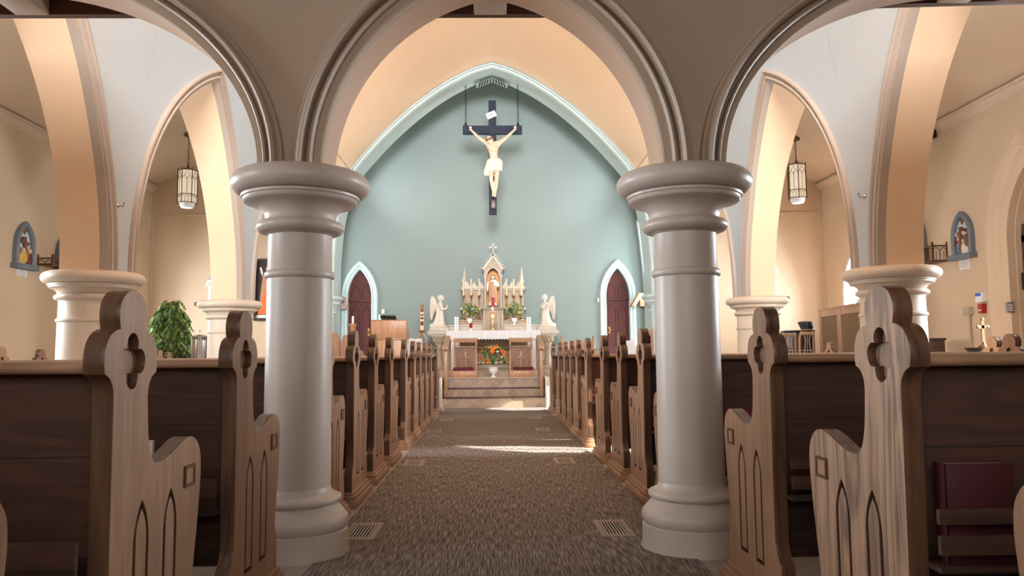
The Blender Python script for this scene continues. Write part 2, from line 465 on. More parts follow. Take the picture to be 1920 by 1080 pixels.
MT['greyvinyl'] = plain('grey vinyl pad', '#6e7075', .5, .08, 20)
MT['hymnal'] = plain('maroon book cloth', '#4a1820', .6, .1, 30)
MT['leaf1'] = plain('bright leaf', '#8fae58', .6, .25, 30)
MT['leaf2'] = plain('deep green leaf', '#3f6238', .6, .25, 30)
MT['orange'] = plain('orange petals', '#f07026', .6, .12, 30)
MT['yellow'] = plain('yellow petals', '#e8bf3e', .6, .12, 30)
MT['petalw'] = plain('white petals', '#efe7da', .6, .08, 30)
MT['peach'] = plain('peach petals', '#e7a066', .6, .12, 30)
MT['register'] = plain('beige metal register', '#9c8d7f', .5, .05, metal=.1)
MT['slat'] = plain('pale register slats', '#c9c2ba', .5, .04)
MT['fabricbrown'] = plain('brown screen fabric', '#7a6046', .85, .1, 60)
MT['pane'] = plain('cream lantern glass', '#f3e3c8', .4, .03, emit=.35)
MT['blue2'] = plain('blue drapery', '#6f8fb8', .6, .1, 20)
MT['ochre'] = plain('ochre drapery', '#d6ac52', .6, .1, 20)
MT['crim'] = plain('crimson drapery', '#73202a', .6, .1, 20)
MT['brown'] = plain('painted brown', '#7a5138', .6, .12, 20)
MT['skyp'] = plain('pale painted sky', '#cdd3d2', .7, .05, 6)
MT['picdark'] = plain('dark painted ground', '#31231f', .6, .2, 10)
MT['signblue'] = plain('blue plastic', '#2c62c8', .4, .02)
MT['alarm'] = plain('red alarm plastic', '#b02226', .4, .04)
MT['putty'] = plain('putty plastic', '#b9ab98', .5, .04)
MT['plate'] = plain('grey plate', '#a7a39d', .4, .04, metal=.3)
MT['mono'] = plain('opal crystal', '#d9d3ea', .2, .1, 30)
MT['pot'] = plain('grey planter', '#6a6660', .7, .1)
def glass_pane():
    m, nt, b = nodes('clear window pane'); L = nt.links.new
    t = N(nt, 'ShaderNodeBsdfTransparent'); t.inputs[0].default_value = (.96, .98, 1, 1)
    g = N(nt, 'ShaderNodeBsdfGlossy'); g.inputs['Roughness'].default_value = .1
    mx = N(nt, 'ShaderNodeMixShader'); mx.inputs[0].default_value = .06
    L(t.outputs[0], mx.inputs[1]); L(g.outputs[0], mx.inputs[2]); L(mx.outputs[0], nt.nodes['Material Output'].inputs[0])
    return m
MT['glass'] = glass_pane()
# ------------------------------------------------------------------ architecture helpers
def arch_geo(hw, rise):
    r = (rise*rise+hw*hw)/(2*hw); return r, r-hw          # radius, centre offset beyond the middle
def arch_pts(hw, rise, n=16):
    if rise < hw: return [(-hw*cos(pi*k/(2*n)), rise*sin(pi*k/(2*n))) for k in range(2*n+1)]   # elliptical
    r, e = arch_geo(hw, rise); t = math.acos(max(-1, min(1, e/r)))
    L = [(-(r*cos(t*k/n)-e), r*sin(t*k/n)) for k in range(n+1)]
    return L + [(-u, z) for (u, z) in reversed(L[:-1])]
def arch_sweep(mb, hw, rise, prof, place, n=16, leg=0):
    """moulding around a pointed arch; prof (offset outward, depth)"""
    if rise < hw:
        mb.grid([[place(-(hw+o)*cos(pi*k/(2*n)), (rise+o)*sin(pi*k/(2*n)), d) for k in range(2*n+1)] for (o, d) in prof]); return
    r, e = arch_geo(hw, rise)
    for s in (-1, 1):
        rows = []
        for (o, d) in prof:
            t = math.acos(max(-1, min(1, e/(r+o)))); row = []
            if leg: row.append(place(s*(hw+o), -leg, d))
            for k in range(n+1): row.append(place(s*((r+o)*cos(t*k/n)-e), (r+o)*sin(t*k/n), d))
            rows.append(row)
        mb.grid(rows)
def wall(mb, fa, fb, u0, u1, z0, ztop, openings=(), nz=6, nu=10, top=True, n=16):
    """wall with pointed openings (uc, hw, sill or None, spring, rise); fa/fb map (u,z) to the two faces"""
    ops = sorted(openings); segs = []; cur = u0
    zt = ztop if callable(ztop) else (lambda u: ztop)
    def strip(us, lo, hi):
        for f in (fa, fb):
            mb.grid([[f(u, lo(u)+(hi(u)-lo(u))*k/nz) for k in range(nz+1)] for u in us])
    def solid(a, b):
        if b-a < 1e-6: return
        k = max(1, int((b-a)*2)); us = [a+(b-a)*i/k for i in range(k+1)]
        strip(us, lambda u: z0, zt)
    for (uc, hw, sill, spring, rise) in ops:
        solid(cur, uc-hw); cur = uc+hw
        pts = [(uc+p[0], spring+p[1]) for p in arch_pts(hw, rise, n)]
        for q in range(len(pts)-1):                       # an arch cut off by the start of the wall
            if pts[q][0] < u0 < pts[q+1][0]:
                t = (u0-pts[q][0])/(pts[q+1][0]-pts[q][0]); pts = [(u0, pts[q][1]+t*(pts[q+1][1]-pts[q][1]))]+pts[q+1:]; break
        cut = pts[0][0] > uc-hw+1e-6
        d = dict(pts); us = [p[0] for p in pts]
        strip(us, lambda u: d[u], zt)
        edge = list(pts)
        b = z0 if sill is None else sill
        if spring > b+1e-6 and not cut:
            edge = [(uc-hw, b)]+edge+[(uc+hw, b)]
        if sill is not None and sill > z0+1e-6:
            strip([uc-hw, uc, uc+hw], lambda u: z0, lambda u: sill)
            edge = edge+[(uc-hw, b)]
        mb.cm = 1; mb.grid([[fa(*p) for p in edge], [fa(*p)*.5+fb(*p)*.5 for p in edge], [fb(*p) for p in edge]]); mb.cm = 0
    solid(cur, u1)
    for u in (u0, u1):
        mb.grid([[fa(u, z0+(zt(u)-z0)*k/nz) for k in range(nz+1)], [fb(u, z0+(zt(u)-z0)*k/nz) for k in range(nz+1)]])
    # underside of the remaining wall
    cur = u0 if not (ops and ops[0][0]-ops[0][1] < u0) else ops[0][0]+ops[0][1]
    for (uc, hw, sill, spring, rise) in [q for q in ops if q[0]-q[1] >= u0]+[(u1, 0, None, 0, 1)]:
        b = uc-hw
        if b-cur > 1e-6: mb.grid([[fa(cur, z0), fa(b, z0)], [fb(cur, z0), fb(b, z0)]])
        if sill is None: cur = uc+hw
        else: cur = cur if False else uc-hw

# ------------------------------------------------------------------ floor, carpet
XC = 0.05
mb = MB(); mb.box(-6.6, 6.6, -1.2, 17.4, -.2, 0); struct(mb.build('floor', MT['floor'], ang=0))
mb = MB((XC, 6, 0)); mb.box(-.80, .91, -1.0, 13.535, 0.0, .007)
tag(mb.build('aisle_carpet', MT['carpet'], ang=0), 'long grey brown streaked carpet down the centre aisle', 'carpet')

# ------------------------------------------------------------------ nave profile
PROF = [(3.20, 0.0), (3.20, 2.2), (3.185, 2.9), (3.09, 3.75), (2.85, 4.48), (2.40, 5.06), (1.95, 5.53), (1.46, 5.96), (1.0, 6.29), (.66, 6.485), (.36, 6.625), (0.0, 6.735)]
PC = [(p.x, p.y) for p in crom([(p[0], p[1], 0) for p in PROF[1:]], 5)]
def half(z):
    if z <= 2.2: return 3.20
    for a, b in zip(PC, PC[1:]):
        if a[1] <= z <= b[1]: return a[0]+(b[0]-a[0])*(z-a[1])/(b[1]-a[1]+1e-9)
    return 0
VX = 0.04                                                # middle of the vault
NX = 0.06                                                # middle between the arcades
ZS = 4.55                                                # where wall paint changes to vault paint
FY = 3.55; FB = 3.93; FX = .015
COLS_Y = [-.2, 3.20, 6.61, 10.02, 13.44]
CAPZ = 1.64
for s, nm in ((-1, 'left'), (1, 'right')):
    fa = lambda u, z, s=s: Vector((NX+s*half(min(z, ZS+.01)), u, z))
    fb = lambda u, z, s=s: Vector((NX+s*3.575, u, z))
    ops = [((a+b)/2, (b-a)/2-.24, None, CAPZ, 2.29 if i else 2.29) for i, (a, b) in enumerate(zip(COLS_Y[1:], COLS_Y[2:]))]
    mb = MB(); wall(mb, fa, fb, FB-.02, 15.0, CAPZ, 5.35, ops, nz=10, n=20)
    # below capital level only the end piece next to the sanctuary is solid
    mb.box(*sorted((NX+s*3.20, NX+s*3.63)), 13.75, 15.0, 0, CAPZ)
    # the aisle face of the last bay carries on in the aisle paint
    mb.m = [0]*len(mb.m)
    for q, f in enumerate(mb.f):                     # peach paint next to the chancel arch
        c = sum((mb.v[k] for k in f), Vector())/len(f)
        if c.y > 13.2 and abs(c.x-NX) < 3.3: mb.m[q] = 1
    struct(mb.build('wall_nave_'+nm, [MT['nave'], MT['vault']], ang=30))
    # arch mouldings on the nave face
    for i, (a, b) in enumerate(zip(COLS_Y[1:], COLS_Y[2:])):
        uc = (a+b)/2; hw = (b-a)/2-.24
        mb = MB()
        pr = [(-.004, .06), (-.004, -.012), (.018, -.012), (.024, -.03), (.040, -.036), (.052, -.026), (.056, -.008), (.078, -.006), (.084, -.028), (.100, -.040), (.118, -.034), (.126, -.012), (.128, .03)]
        def pl(u, z, d, s=s, uc=uc):
            zz = CAPZ+z; return Vector((NX+s*(half(zz)+d), max(FB, uc+u), zz))
        arch_sweep(mb, hw, 2.29, pr, pl, n=24)
        # soffit lining of the arch in the cream arcade paint
        struct(mb.build('trim_arcade_arch_%s_%d' % (nm, i+1), MT['arcmould'], ang=40))
        def pl2(u, z, d, s=s, uc=uc):
            zz = CAPZ+z; return Vector((NX+s*(half(zz)+.058 if d < .1 else 3.581), max(FB, uc+u), zz))
        mb = MB(); arch_sweep(mb, hw, 2.29, [(-.006, .05), (-.006, .445), (.03, .445)], pl2, n=24)
        struct(mb.build('trim_arcade_soffit_%s_%d' % (nm, i+1), MT['soffit'], ang=40))
# vault
mb = MB()
zz = [ZS+.02*0]+[p[1] for p in PC if p[1] > ZS]
path = [(NX-(NX-VX)*((z-ZS)/2.42)-half(z), z) for z in zz]
pathr = [(NX-(NX-VX)*((z-ZS)/2.42)+half(z), z) for z in zz]
full = path+pathr[::-1][1:]
mb.grid([[Vector((p[0], y, p[1])) for p in full] for y in (-1.0, 4.0, 9.0, 15.0)])
struct(mb.build('ceiling_nave', MT['vault'], ang=30))

# ------------------------------------------------------------------ chancel arch and sanctuary
YA, YB, YE = 15.0, 15.66, 17.0
inner = []
def arch_path(off):
    pts = []
    for i, p in enumerate([(3.20, .5), (3.20, 1.6)]+PC):
        pts.append(p)
    out = []
    for i, p in enumerate(pts):
        a = pts[max(0, i-1)]; b = pts[min(len(pts)-1, i+1)]
        dx, dz = b[0]-a[0], b[1]-a[1]; l = sqrt(dx*dx+dz*dz) or 1
        n_ = (dz/l, -dx/l)
        if i == len(pts)-1:
            n_ = (0, n_[1] and 1/n_[1] if False else 1.07); out.append((0, p[1]+off*1.07)); continue
        out.append((max(0, p[0]+n_[0]*off), p[1]+n_[1]*off))
    L = [(VX-x, z) for x, z in out]; Rr = [(VX+x, z) for x, z in reversed(out[:-1])]
    return L+Rr
mb = MB()
tp = [(.03, .0), (.03, -.03), (.018, -.05), (.002, -.05), (-.004, -.012), (-.018, -.012), (-.022, -.045), (-.045, -.05), (-.05, -.015), (-.066, -.012), (-.07, -.055), (-.10, -.06), (-.118, -.03), (-.12, .0)]
rows = [[Vector((x, YA+d, z)) for x, z in arch_path(o)] for o, d in tp]
mb.grid(rows); struct(mb.build('trim_chancel_arch', MT['trim'], ang=40))
mb = MB()
inn = arch_path(-.12)
mb.grid([[Vector((x, y, z)) for x, z in inn] for y in (YA, YA+.3, YB)])
out_ = [(VX+(x-VX)*1.5, z*1.22+.4) for x, z in inn]
mb.grid([[Vector((x, YB, z)) for x, z in inn], [Vector((x, YB, z)) for x, z in out_]])
struct(mb.build('trim_chancel_soffit', MT['trim'], ang=40))
# sanctuary side walls, leaning inward, each with a half arch opening next to the end wall
def shalf(z): return 3.44-(max(0, z-1.5)**2)*.028
for s, nm in ((-1, 'left'), (1, 'right')):
    sx = -.02
    fa = lambda u, z, s=s: Vector((sx+s*shalf(z), u, z))
    mb = MB()
    u0, u1 = 15.76, 16.86
    us = [u0+(u1-u0)*(1-cos(pi/2*k/14)) for k in range(15)]
    zo = lambda u: 2.0+1.83*sqrt(max(0, 1-((u1-u)/(u1-u0))**2))**1.0
    for (ua, lo) in ((us, zo),):
        mb.grid([[fa(u, lo(u)+(8.0-lo(u))*k/8) for k in range(9)] for u in ua])
    mb.grid([[fa(u, .5+7.5*k/16) for k in range(17)] for u in (YB-.02, u0)])
    mb.grid([[fa(u, .5+7.5*k/16) for k in range(17)] for u in (u1, YE+.02)])
    struct(mb.build('wall_sanctuary_'+nm, MT['blue'], ang=30))
    # moulding round the half arch
    edge = [(u0, .505), (u0, 1.2)]+[(u, zo(u)) for u in us]+[(u1, z) for z in (3.4, 2.8, 2.2, 1.5, 1.0, .505)]
    mb = MB(); rows = []
    for (o, d) in [(-.02, .25), (-.02, -.03), (.03, -.05), (.07, -.03), (.09, .01)]:
        row = []
        for i, p in enumerate(edge):
            a = edge[max(0, i-1)]; b = edge[min(len(edge)-1, i+1)]
            dx, dz = b[0]-a[0], b[1]-a[1]; l = sqrt(dx*dx+dz*dz) or 1
            q = (p[0]-dz/l*o, p[1]+dx/l*o); q = (min(q[0], YE-.01), q[1])
            v = fa(*q); row.append(Vector((v.x+s*d, v.y, v.z)))
        rows.append(row)
    mb.grid(rows); struct(mb.build('trim_half_arch_'+nm, MT['trim'], ang=40))
    # small white side chamber behind the opening
    mb = MB()
    x0, x1 = sorted((s*3.62, s*5.0))
    mb.grid([[Vector((x0, 17.0, .5)), Vector((x1, 17.0, .5))], [Vector((x0, 17.0, 5)), Vector((x1, 17.0, 5))]])
    mb.grid([[Vector((x0, 15.3, .5)), Vector((x1, 15.3, .5))], [Vector((x0, 15.3, 5)), Vector((x1, 15.3, 5))]])
    mb.grid([[Vector((s*5, 15.3, .5)), Vector((s*5, 17.0, .5))], [Vector((s*5, 15.3, 5)), Vector((s*5, 17.0, 5))]])
    mb.grid([[Vector((x0, 15.3, 5)), Vector((x1, 15.3, 5))], [Vector((x0, 17, 5)), Vector((x1, 17, 5))]])
    struct(mb.build('wall_side_chamber_'+nm, MT['white'] if s > 0 else MT['blue'], ang=0))
# end wall with two pointed doorways
DL, DR = -2.885, 2.80
fa = lambda u, z: Vector((u, YE, z)); fb = lambda u, z: Vector((u, YE+.3, z))
mb = MB(); wall(mb, fa, fb, -5.2, 5.2, .3, 8.2, [(DL, .26, .506, 2.2, .62), (DR, .26, .506, 2.2, .62)], nz=2)
struct(mb.build('wall_back', [MT['blue'], MT['trim']], ang=30))
for i, dx in enumerate((DL, DR)):
    mb = MB()
    arch_sweep(mb, .26, .62, [(-.004, .10), (-.004, -.015), (.025, -.03), (.05, -.02), (.06, -.03), (.10, -.045), (.13, -.04), (.15, .0)],
               lambda u, z, d, dx=dx: Vector((dx+u, YE+d, 2.2+z)), leg=1.69)
    struct(mb.build('trim_doorway_%d' % (i+1), MT['trim'], ang=40))
    root = thing('door_%d' % (i+1), None, None, (dx, YE+.12, .506)); root['kind'] = 'structure'
    o = (dx, YE+.12, .506)
    mb = MB(o); pts = [(-.26, .506), (.26, .506)]+[(dx_, 2.2+z) for dx_, z in reversed(arch_pts(.26, .62, 14))]
    mb.prism([(p[0], p[1]) for p in pts], lambda u, z: Vector((dx+u, YE+.16, z)), lambda u, z: Vector((dx+u, YE+.12, z)))
    mb.build('door_leaf', MT['door'], root, ang=0)
    mb = MB(o)                                            # frame, transom, raised panels
    mb.box(dx-.26, dx+.26, YE+.095, YE+.12, 2.10, 2.15)
    for sgn in (-1, 1): mb.box(*sorted((dx+sgn*.26, dx+sgn*.225)), YE+.095, YE+.12, .52, 2.2)
    mb.build('door_frame', MT['door'], root, bev=.004)
    mb = MB(o)
    for cx in (-.115, .115):
        arch_sweep(mb, .075, .16, [(0, .0), (.006, -.012), (.018, -.012), (.024, 0)], lambda u, z, d: Vector((dx+cx+u, YE+.12+d, 1.82+z)), leg=.95, n=8)
        arch_sweep(mb, .075, .2, [(0, .0), (.006, -.012), (.018, -.012), (.024, 0)], lambda u, z, d: Vector((dx+cx+u, YE+.12+d, 2.26+z)), leg=.06, n=8)
    mb.build('door_panel_moulding', MT['door'], root)
    mb = MB(o); kx = dx+(.19 if i == 0 else -.19)
    mb.box(kx-.02, kx+.02, YE+.085, YE+.10, 1.36, 1.52); mb.ball((kx, YE+.05, 1.44), .028); mb.tube([(kx, YE+.09, 1.44), (kx, YE+.05, 1.44)], .01)
    mb.build('door_handle', MT['brass'], root)
# chancel ceiling behind the arch
mb = MB(); mb.box(-5.2, 5.2, YB, YE+.3, 8.0, 8.1); struct(mb.build('ceiling_sanctuary', MT['blue'], ang=0))

# sanctuary platform and steps
SX0, SX1 = -.86, .93
mb = MB((0, 14.2, 0))
mb.box(-3.62, 3.62, 14.16, 17.0, 0, .505)
mb.box(-3.2, SX0, 13.62, 14.16, 0, .505); mb.box(SX1, 3.26, 13.62, 14.16, 0, .505)
struct(mb.build('floor_sanctuary', MT['marble'], ang=0))
mb = MB((0, 15.0, .5)); mb.box(-2.0, 2.05, 15.05, 17.0, .505, .63); struct(mb.build('floor_predella', MT['tile'], ang=0))
st = thing('sanctuary_steps', 'three wide tiled steps with dark nosings leading up to the altar', 'steps', (.03, 13.9, 0))
for k, (y0, z0, z1) in enumerate(((13.56, 0, .185), (13.86, .185, .335), (14.14, .335, .507))):
    mb = MB((.03, 13.9, 0)); mb.box(SX0, SX1, y0, y0+.32 if k < 2 else 14.17, 0.0 if k == 0 else z0, z1-.014)
    mb.build('step', MT['tile'], st, ang=0)
    mb = MB((.03, 13.9, 0)); mb.box(SX0, SX1, y0-.02, y0+.32 if k < 2 else 14.17, z1-.014, z1)
    n_ = mb.build('nosing', MT['darkoak'] if k < 2 else MT['marble'], st, bev=.003)
    if k == 2: n_['label'] = 'pale top nosing'
for s, (xa, xb) in ((-1, (SX0-.06, SX0)), (1, (SX1, SX1+.06))):
    mb = MB((xa, 13.6, 0)); mb.box(xa, xb, 13.5, 14.2, 0, .53)
    struct(mb.build('trim_step_cheek', MT['marble'], bev=.004))
# half columns carrying the chancel arch
for s, nm in ((-1, 'left'), (1, 'right')):
    mb = MB((VX+s*3.2, 15.1, 0))
    mb.lathe([(.17, .5), (.17, 1.72), (.2, 1.74), (.2, 1.78), (.17, 1.8), (.2, 1.86), (.27, 1.93), (.27, 1.96), (.30, 1.98), (.33, 2.02), (.30, 2.07), (.1, 2.07)], VX+s*3.24, 15.1, 28)
    struct(mb.build('trim_respond_'+nm, MT['trim'], ang=40))

# ------------------------------------------------------------------ side aisles
for s, nm in ((-1, 'left'), (1, 'right')):
    fa = lambda u, z, s=s: Vector((s*XS, u, z)); fb = lambda u, z, s=s: Vector((s*(XS+.3), u, z))
    ops = [((a+b)/2, (b-a)/2, 1.0, 1.9, max((b-a)/2*1.02, .95)) for a, b in (LEFT_WINDOWS if s < 0 else RIGHT_WINDOWS)]
    if s > 0: ops.append((8.52, .36, .006, 2.2, .8))
    mb = MB(); wall(mb, fa, fb, -1.0, 14.2, 0, 5.5, ops, nz=2, n=12)
    struct(mb.build('wall_'+nm, [MT['aisle'], MT['aisle']], ang=30))
    # crown moulding
    mb = MB(); ys = (-1.0, 13.9)
    mb.grid([[Vector((s*(XS-d), y, z)) for y in ys] for d, z in ((0, 3.86), (.015, 3.87), (.02, 3.9), (.05, 3.93), (.06, 3.96), (.085, 3.965), (.085, 4.0))])
    struct(mb.build('trim_crown_'+nm, MT['aislec'], ang=30))
    # end wall of the aisle
    mb = MB(); x0, x1 = sorted((s*3.3, s*(XS+.3)))
    mb.box(x0, x1, 13.9, 14.15, 0, 5.5); struct(mb.build('wall_end_'+nm, MT['aisle'], ang=0))
    mb = MB(); x0, x1 = sorted((s*3.64, s*XS)); mb.box(x0, x1, 13.875, 13.9, 3.46, 3.49)
    mb.box(*sorted((s*(XS-.03), s*XS)), 13.87, 13.9, 0, 3.9)
    struct(mb.build('trim_picture_rail_'+nm, MT['aisle'], bev=.004))
    # sloping ceiling
    mb = MB()
    mb.grid([[Vector((s*XS, y, 3.99)), Vector((s*3.6, y, 5.22))] for y in (-1.0, 14.0)]); mb.grid([[Vector((s*(XS+.3), y, 4.1)), Vector((s*3.6, y, 5.4))] for y in (-1.0, 14.0)])
    struct(mb.build('ceiling_aisle_'+nm, MT['aislec'], ang=0))
    # windows: stone frame, mullions, panes
    for i, (a, b) in enumerate(LEFT_WINDOWS if s < 0 else RIGHT_WINDOWS):
        uc, hw = (a+b)/2, (b-a)/2; rise = max(hw*1.02, .95)
        n_ = 'window_%d' % (i+1 if s < 0 else i+4)
        o = (s*(XS+.15), uc, 1.0)
        root = bpy.data.objects.new(n_, None); COL.objects.link(root); root.location = o; struct(root)
        mb = MB(o)
        arch_sweep(mb, hw, rise, [(-.005, .1), (-.05, .1), (-.05, .2), (-.005, .2)], lambda u, z, d: Vector((s*(XS+d), uc+u, 1.9+z)), leg=.9, n=12)
        mb.box(*sorted((s*(XS+.1), s*(XS+.2))), a, b, 1.0, 1.05)
        for q in (-.34, .34): mb.box(*sorted((s*(XS+.13), s*(XS+.17))), uc+hw*q-.02, uc+hw*q+.02, 1.0, 1.9+rise*.86)
        mb.build('window_frame', MT['white'], root, ang=40)
        mb = MB(o); pts = [(uc+p[0], 1.9+p[1]) for p in arch_pts(hw, rise, 12)]+[(uc+hw, 1.0), (uc-hw, 1.0)]
        mb.add([(s*(XS+.15), p[0], p[1]) for p in pts], [tuple(range(len(pts)))])
        mb.build('window_pane', MT['glass'], root, ang=0, recalc=False)
    # moulding round the window nearest the sanctuary
    a, b = LEFT_WINDOWS[2]; uc, hw = (a+b)/2, (b-a)/2
    mb = MB(); arch_sweep(mb, hw, hw*1.02, [(-.004, .1), (-.004, -.02), (.04, -.035), (.08, -.02), (.1, 0)], lambda u, z, d: Vector((s*(XS+d), uc+u, 1.9+z)), leg=.9, n=14)
    struct(mb.build('trim_window_'+nm, MT['arcade'], ang=40))
# side door on the right aisle
mb = MB()
arch_sweep(mb, .36, .8, [(-.006, .28), (-.006, .1), (.10, .06), (.12, .02), (.16, .0), (.18, -.03), (.22, -.04), (.24, -.01), (.28, -.02), (.31, -.05), (.35, -.05), (.385, 0)],
           lambda u, z, d: Vector((XS+d, 8.52+u, 2.2+z)), leg=2.2, n=18)
struct(mb.build('trim_side_doorway', MT['aisle'], ang=40))
o = (XS+.2, 8.52, 0)
root = bpy.data.objects.new('door_3', None); COL.objects.link(root); root.location = o; struct(root)
mb = MB(o); pts = [(-.36, 0), (.36, 0)]+[(u, 2.2+z) for u, z in reversed(arch_pts(.36, .8, 14))]
mb.prism(pts, lambda u, z: Vector((XS+.26, 8.52+u, z)), lambda u, z: Vector((XS+.21, 8.52+u, z))); mb.build('door_leaf', MT['doorside'], root, ang=0)
mb = MB(o); mb.box(XS+.17, XS+.21, 8.16, 8.88, 2.18, 2.27)
for y in (8.16, 8.48, 8.80): mb.box(XS+.17, XS+.21, y, y+.08, 0.01, 2.95 if y == 8.48 else 2.4)
mb.build('door_frame', MT['darkoak'], root, bev=.004)
mb = MB(o); mb.box(XS+.10, XS+.17, 8.74, 8.82, 1.62, 1.82); mb.box(XS+.12, XS+.17, 8.5, 8.74, 1.69, 1.73)
mb.build('door_closer', MT['black'], root, bev=.006)

# ------------------------------------------------------------------ loft over the entrance
fa = lambda u, z: Vector((u, FY+.05, z)); fb = lambda u, z: Vector((u, FB, z))
FOPS = [(-2.495, 1.40, None, 1.80, 1.0), (FX, .815, None, 1.80, .985), (2.525, 1.40, None, 1.80, 1.0)]
mb = MB(); wall(mb, fa, fb, -6.1, 6.1, 1.80, 3.14, FOPS, nz=2, n=24)
struct(mb.build('wall_front', [MT['front'], MT['frontsoffit']], ang=30))
for i, (uc, hw, _, sp, rise) in enumerate(FOPS):
    mb = MB()
    pr = [(-.003, .12), (-.003, .062), (.022, .060), (.034, .050), (.036, .012), (.042, .002), (.049, .006), (.053, .020), (.055, .066), (.068, .066), (.070, .006), (.077, -.020), (.088, -.034), (.099, -.026), (.106, -.006), (.108, .014), (.118, .010), (.126, .016), (.130, .06)]
    arch_sweep(mb, hw, rise, pr, lambda u, z, d, uc=uc: Vector((uc+u, FY+d, 1.80+z)), n=28)
    struct(mb.build('trim_loft_arch_%d' % (i+1), MT['front'], ang=32))
mb = MB(); mb.box(-6.1, 6.1, -1.0, 4.60, 3.13, 3.2); struct(mb.build('ceiling_loft', MT['front'], ang=0))
mb = MB((0, 4.57, 3.1)); bp_ = [(-6.05, 2.965), (-3.1, 2.972), (.3, 2.986), (3.3, 3.082), (6.05, 3.10), (6.05, 3.32), (-6.05, 3.32)]
mb.prism(bp_, lambda x, z: Vector((x, 4.60, z)), lambda x, z: Vector((x, 4.545, z)))
tag(mb.build('loft_beam', MT['darkoak'], ang=0), 'dark brown timber beam along the loft edge above the arches', 'beam')
for x, zb_, lb in ((-2.73, 2.965, 'beige boxed joist end under the loft at the upper left corner'), (FX-.01, 2.975, 'beige boxed joist end under the loft over the middle arch'), (2.86, 3.06, 'beige boxed joist end under the loft at the upper right edge')):
    mb = MB((x, 4.2, 3.0)); mb.box(x-.098, x+.098, 3.93, 4.54, zb_, 3.13)
    tag(mb.build('loft_joist', MT['front'], bev=.006), lb, 'joist', 'boxed joist ends under the loft')
# west wall behind and above the loft, lower gap cut for the added fill
mb = MB()
for q in ((-6.4, -1.5, 0, 7.2), (1.5, 6.4, 0, 7.2), (-1.5, 1.5, 0, 1.3), (-1.5, 1.5, 2.9, 3.6), (-1.5, 1.5, 6.4, 7.2)): mb.box(q[0], q[1], -1.2, -1.0, q[2], q[3])
struct(mb.build('wall_west', MT['aisle'], ang=0))

# ------------------------------------------------------------------ columns
def column(name, label, x, y, prof, cuts, mat, rot=0, kind=None):
    o = (x, y, 0); root = thing(name, label, None if kind else 'column', o)
    if kind: root['kind'] = kind
    for nm, pr in zip(('base', 'shaft', 'capital'), cuts):
        mb = MB(o); mb.lathe(pr, x, y, 64); mb.build(nm, mat, root, ang=40)
    return root
def tor(r, z0, z1, bulge, n=10):
    """half round moulding"""
    zc, h = (z0+z1)/2, (z1-z0)/2
    return [(r+bulge*cos(-pi/2+pi*k/n), zc+h*sin(-pi/2+pi*k/n)) for k in range(n+1)]
fbase = [(.246, 0), (.246, .012), (.240, .03), (.238, .112), (.230, .118)]+[(.222+.02*cos(a), .150+.035*sin(a)) for a in [-1.2, -.8, -.4, 0, .4, .8, 1.2]]+[(.215, .20), (.196, .222), (.188, .232)]+tor(.188, .234, .272, .02)+[(.172, .278), (.162, .29), (.157, .31)]
fshaft = [(.157, .31), (.1555, .6), (.153, 1.285)]+tor(.153, 1.29, 1.328, .013, 8)+[(.152, 1.33), (.151, 1.50)]
fcap = [(.151, 1.50), (.158, 1.505)]+tor(.166, 1.508, 1.572, .043)+[(.168, 1.575), (.168, 1.59), (.175, 1.61), (.195, 1.632), (.228, 1.648), (.262, 1.655), (.268, 1.660), (.272, 1.675), (.279, 1.679), (.281, 1.690), (.270, 1.694)]+tor(.268, 1.694, 1.806, .062, 14)+[(.26, 1.81), (.05, 1.812)]
CLX, CRX, CFY = -.925, .955, 3.75
column('column', 'thick painted round column left of the aisle in the foreground', CLX, CFY, None, (fbase, fshaft, fcap), MT['column'])
column('column', 'thick painted round column right of the aisle in the foreground', CRX, CFY, None, (fbase, fshaft, fcap), MT['column'])
for x in (-4.05, 4.08): column('loft_column', None, x, CFY, None, (fbase, fshaft, fcap), MT['column'], kind='structure')
abase = [(.37, 0), (.37, .12), (.33, .2), (.31, .24), (.28, .27), (.268, .3)]
ashaft = [(.268, .3), (.262, 1.21)]+tor(.262, 1.215, 1.252, .014, 6)+[(.26, 1.255), (.258, 1.39)]
acap = [(.258, 1.39), (.265, 1.395)]+tor(.265, 1.398, 1.45, .03)+[(.27, 1.455), (.275, 1.47), (.29, 1.485), (.315, 1.497), (.33, 1.50), (.335, 1.503), (.335, 1.518), (.345, 1.52), (.346, 1.532), (.335, 1.534)]+tor(.335, 1.534, 1.638, .062, 12)+[(.3, 1.64), (.05, 1.641)]
LB = {(-1, 2): 'stout cream arcade column on the left behind the nearest carved pew', (1, 2): 'stout cream arcade column on the right behind the nearest carved pew',
      (-1, 3): 'cream arcade column on the left beside the steel urn and green plant', (1, 3): 'cream arcade column on the right near the piano'}
for s in (-1, 1):
    for i, y in list(enumerate(COLS_Y))[2:]:
        x = NX+s*3.42
        if (s, i) in LB: column('column', LB[(s, i)], x, y, None, (abase, ashaft, acap), MT['arcade'])
        else: column('arcade_column', None, x, y, None, (abase, ashaft, acap), MT['arcade'], kind='structure')
